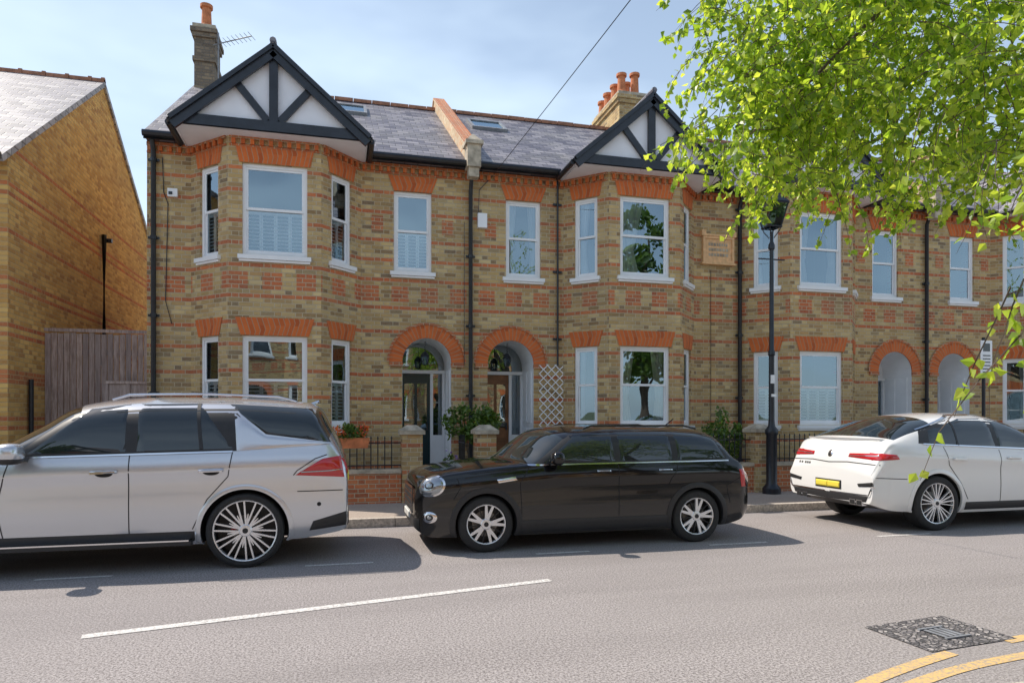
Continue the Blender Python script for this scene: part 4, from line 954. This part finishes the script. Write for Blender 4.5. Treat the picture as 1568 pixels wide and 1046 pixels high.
for L in ([(1.60,.36),(1.56,.7),(1.62,1.07)],[(2.65,.36),(2.65,1.10)],[(3.22,.42),(3.35,.65),(3.55,.9),(3.62,1.15)],[(4.25,.72),(4.72,.74)]): wc.line(p,'y',L,.010,.002,3)
for x in (2.42,3.38): wc.strip(p,'y',[(x-.12,.96),(x+.12,.965)],[(x-.12,.99),(x+.12,.995)],.045,7,nx=8,nz=3)
wc.strip(p,'rear',[(.36,1.0),(.86,.97)],[(.36,1.05),(.86,1.07)],.014,4); wc.strip(p,'y',[(4.38,.99),(4.67,.97)],[(4.42,1.05),(4.63,1.07)],.012,4,nx=8)
wc.line(p,'rear',[(.38,1.015),(.84,1.025)],.010,.018,5)
wc.line(p,'rear',[(0,.91),(.36,.93),(.88,.91)],.012,.003,3)
wc.strip(p,'rear',[(0,.53),(.27,.53)],[(0,.66),(.27,.66)],.012,3); wc.strip(p,'rear',[(0,.545),(.25,.545)],[(0,.645),(.25,.645)],.022,6)
wc.strip(p,'rear',[(0,.38),(.74,.40)],[(0,.48),(.78,.48)],.012,0); wc.line(p,'rear',[(.05,.485),(.80,.495),(.86,.62)],.02,.016,2); wc.strip(p,'rear',[(.60,.60),(.86,.62)],[(.58,.64),(.86,.68)],.012,3)
for yy in (.50,.63):
    for sg in (1,-1): p.box(4.60,4.765,sg*yy-.055,sg*yy+.055,.345,.42,2); p.box(4.75,4.769,sg*yy-.042,sg*yy+.042,.355,.41,3)
wc.blob(p,'rear',circ(0,1.035,.05,.05,16),.014,2,rings=2)
for i,a in enumerate((.40,.45,.50,.58,.64)): wc.strip(p,'rear',[(a,.86),(a+.035,.86)],[(a,.89),(a+.035,.89)],.01,2,nx=2,nz=2,sides=(-1,))
for sg in (1,-1): wc.ell(p,(1.70,sg*1.07,1.13),(.09,.12,.08),7); p.beam((1.74,sg*.90,1.08),(1.74,sg*1.0,1.10),.08,.05,mi=0)
wc.strip(p,'front',[(0,.5),(.5,.5)],[(0,.8),(.5,.8)],.01,0)
p.done(smooth=True,ang=50)
p=Part('boot_spoiler',wc.root,'whitep'); N=16
for i in range(N):
    a=-.72+1.44*i/N;b=-.72+1.44*(i+1)/N
    f=lambda y:4.60-.12*(y/.75)**2
    p.hexa([(f(a)-.14,a,1.19),(f(b)-.14,b,1.19),(f(b)+.01,b,1.23),(f(a)+.01,a,1.23),(f(a)-.14,a,1.25),(f(b)-.14,b,1.25),(f(b)+.03,b,1.265),(f(a)+.03,a,1.265)])
p.done(smooth=True)

# ------------------------------------------------------------ world, sun, camera
tv=Vector((.65,-.43,-1)); sd=-tv.normalized(); el=math.asin(sd.z); az=math.atan2(sd.x,sd.y)
W=bpy.data.worlds.new('World'); S.world=W; W.use_nodes=True; nt=W.node_tree; nt.nodes.clear()
sky=nt.nodes.new('ShaderNodeTexSky'); sky.sky_type='NISHITA'; sky.sun_disc=False; sky.sun_elevation=el; sky.sun_rotation=az; sky.air_density=1.0; sky.dust_density=1.0; sky.ozone_density=1.5
tc=nt.nodes.new('ShaderNodeTexCoord'); mp=nt.nodes.new('ShaderNodeMapping'); mp.inputs['Scale'].default_value=(1.2,1.2,3.5); nt.links.new(tc.outputs['Generated'],mp.inputs[0])
nz=nt.nodes.new('ShaderNodeTexNoise'); nz.inputs['Scale'].default_value=1.8; nz.inputs['Detail'].default_value=4; nz.inputs['Roughness'].default_value=.55; nt.links.new(mp.outputs[0],nz.inputs['Vector'])
mr=nt.nodes.new('ShaderNodeMapRange'); nt.links.new(nz.outputs[0],mr.inputs[0]); mr.inputs[1].default_value=.38; mr.inputs[2].default_value=.75; mr.inputs[3].default_value=.42; mr.inputs[4].default_value=1.0
sx=nt.nodes.new('ShaderNodeSeparateXYZ'); nt.links.new(tc.outputs['Generated'],sx.inputs[0])
hz=nt.nodes.new('ShaderNodeMapRange'); nt.links.new(sx.outputs[2],hz.inputs[0]); hz.inputs[1].default_value=.30; hz.inputs[2].default_value=.85; hz.inputs[3].default_value=1.0; hz.inputs[4].default_value=.12
mu=nt.nodes.new('ShaderNodeMath'); mu.operation='MULTIPLY'; nt.links.new(mr.outputs[0],mu.inputs[0]); nt.links.new(hz.outputs[0],mu.inputs[1])
mx=nt.nodes.new('ShaderNodeMix'); mx.data_type='RGBA'; nt.links.new(mu.outputs[0],mx.inputs[0]); nt.links.new(sky.outputs[0],mx.inputs[6]); mx.inputs[7].default_value=(6.5,7.9,9.2,1)
bg=nt.nodes.new('ShaderNodeBackground'); bg.inputs[1].default_value=.15; nt.links.new(mx.outputs[2],bg.inputs[0]); wo=nt.nodes.new('ShaderNodeOutputWorld'); nt.links.new(bg.outputs[0],wo.inputs[0])
sl=bpy.data.lights.new('sun','SUN'); sl.energy=5.0; sl.angle=math.radians(.5); sl.color=(1,.91,.80); so=bpy.data.objects.new('sun',sl); COL.objects.link(so); so.rotation_euler=tv.to_track_quat('-Z','Y').to_euler(); so.location=(-10,10,20)
cam=bpy.data.cameras.new('camera'); cam.lens=24; cam.sensor_width=36; cam.shift_y=.0746; cam.clip_end=2000; co=bpy.data.objects.new('camera',cam); COL.objects.link(co); co.location=(0,0,1.55); co.rotation_euler=(math.pi/2,0,-math.radians(14.41)); S.camera=co
S.view_settings.view_transform='Standard'; S.view_settings.look='None'; S.view_settings.exposure=0
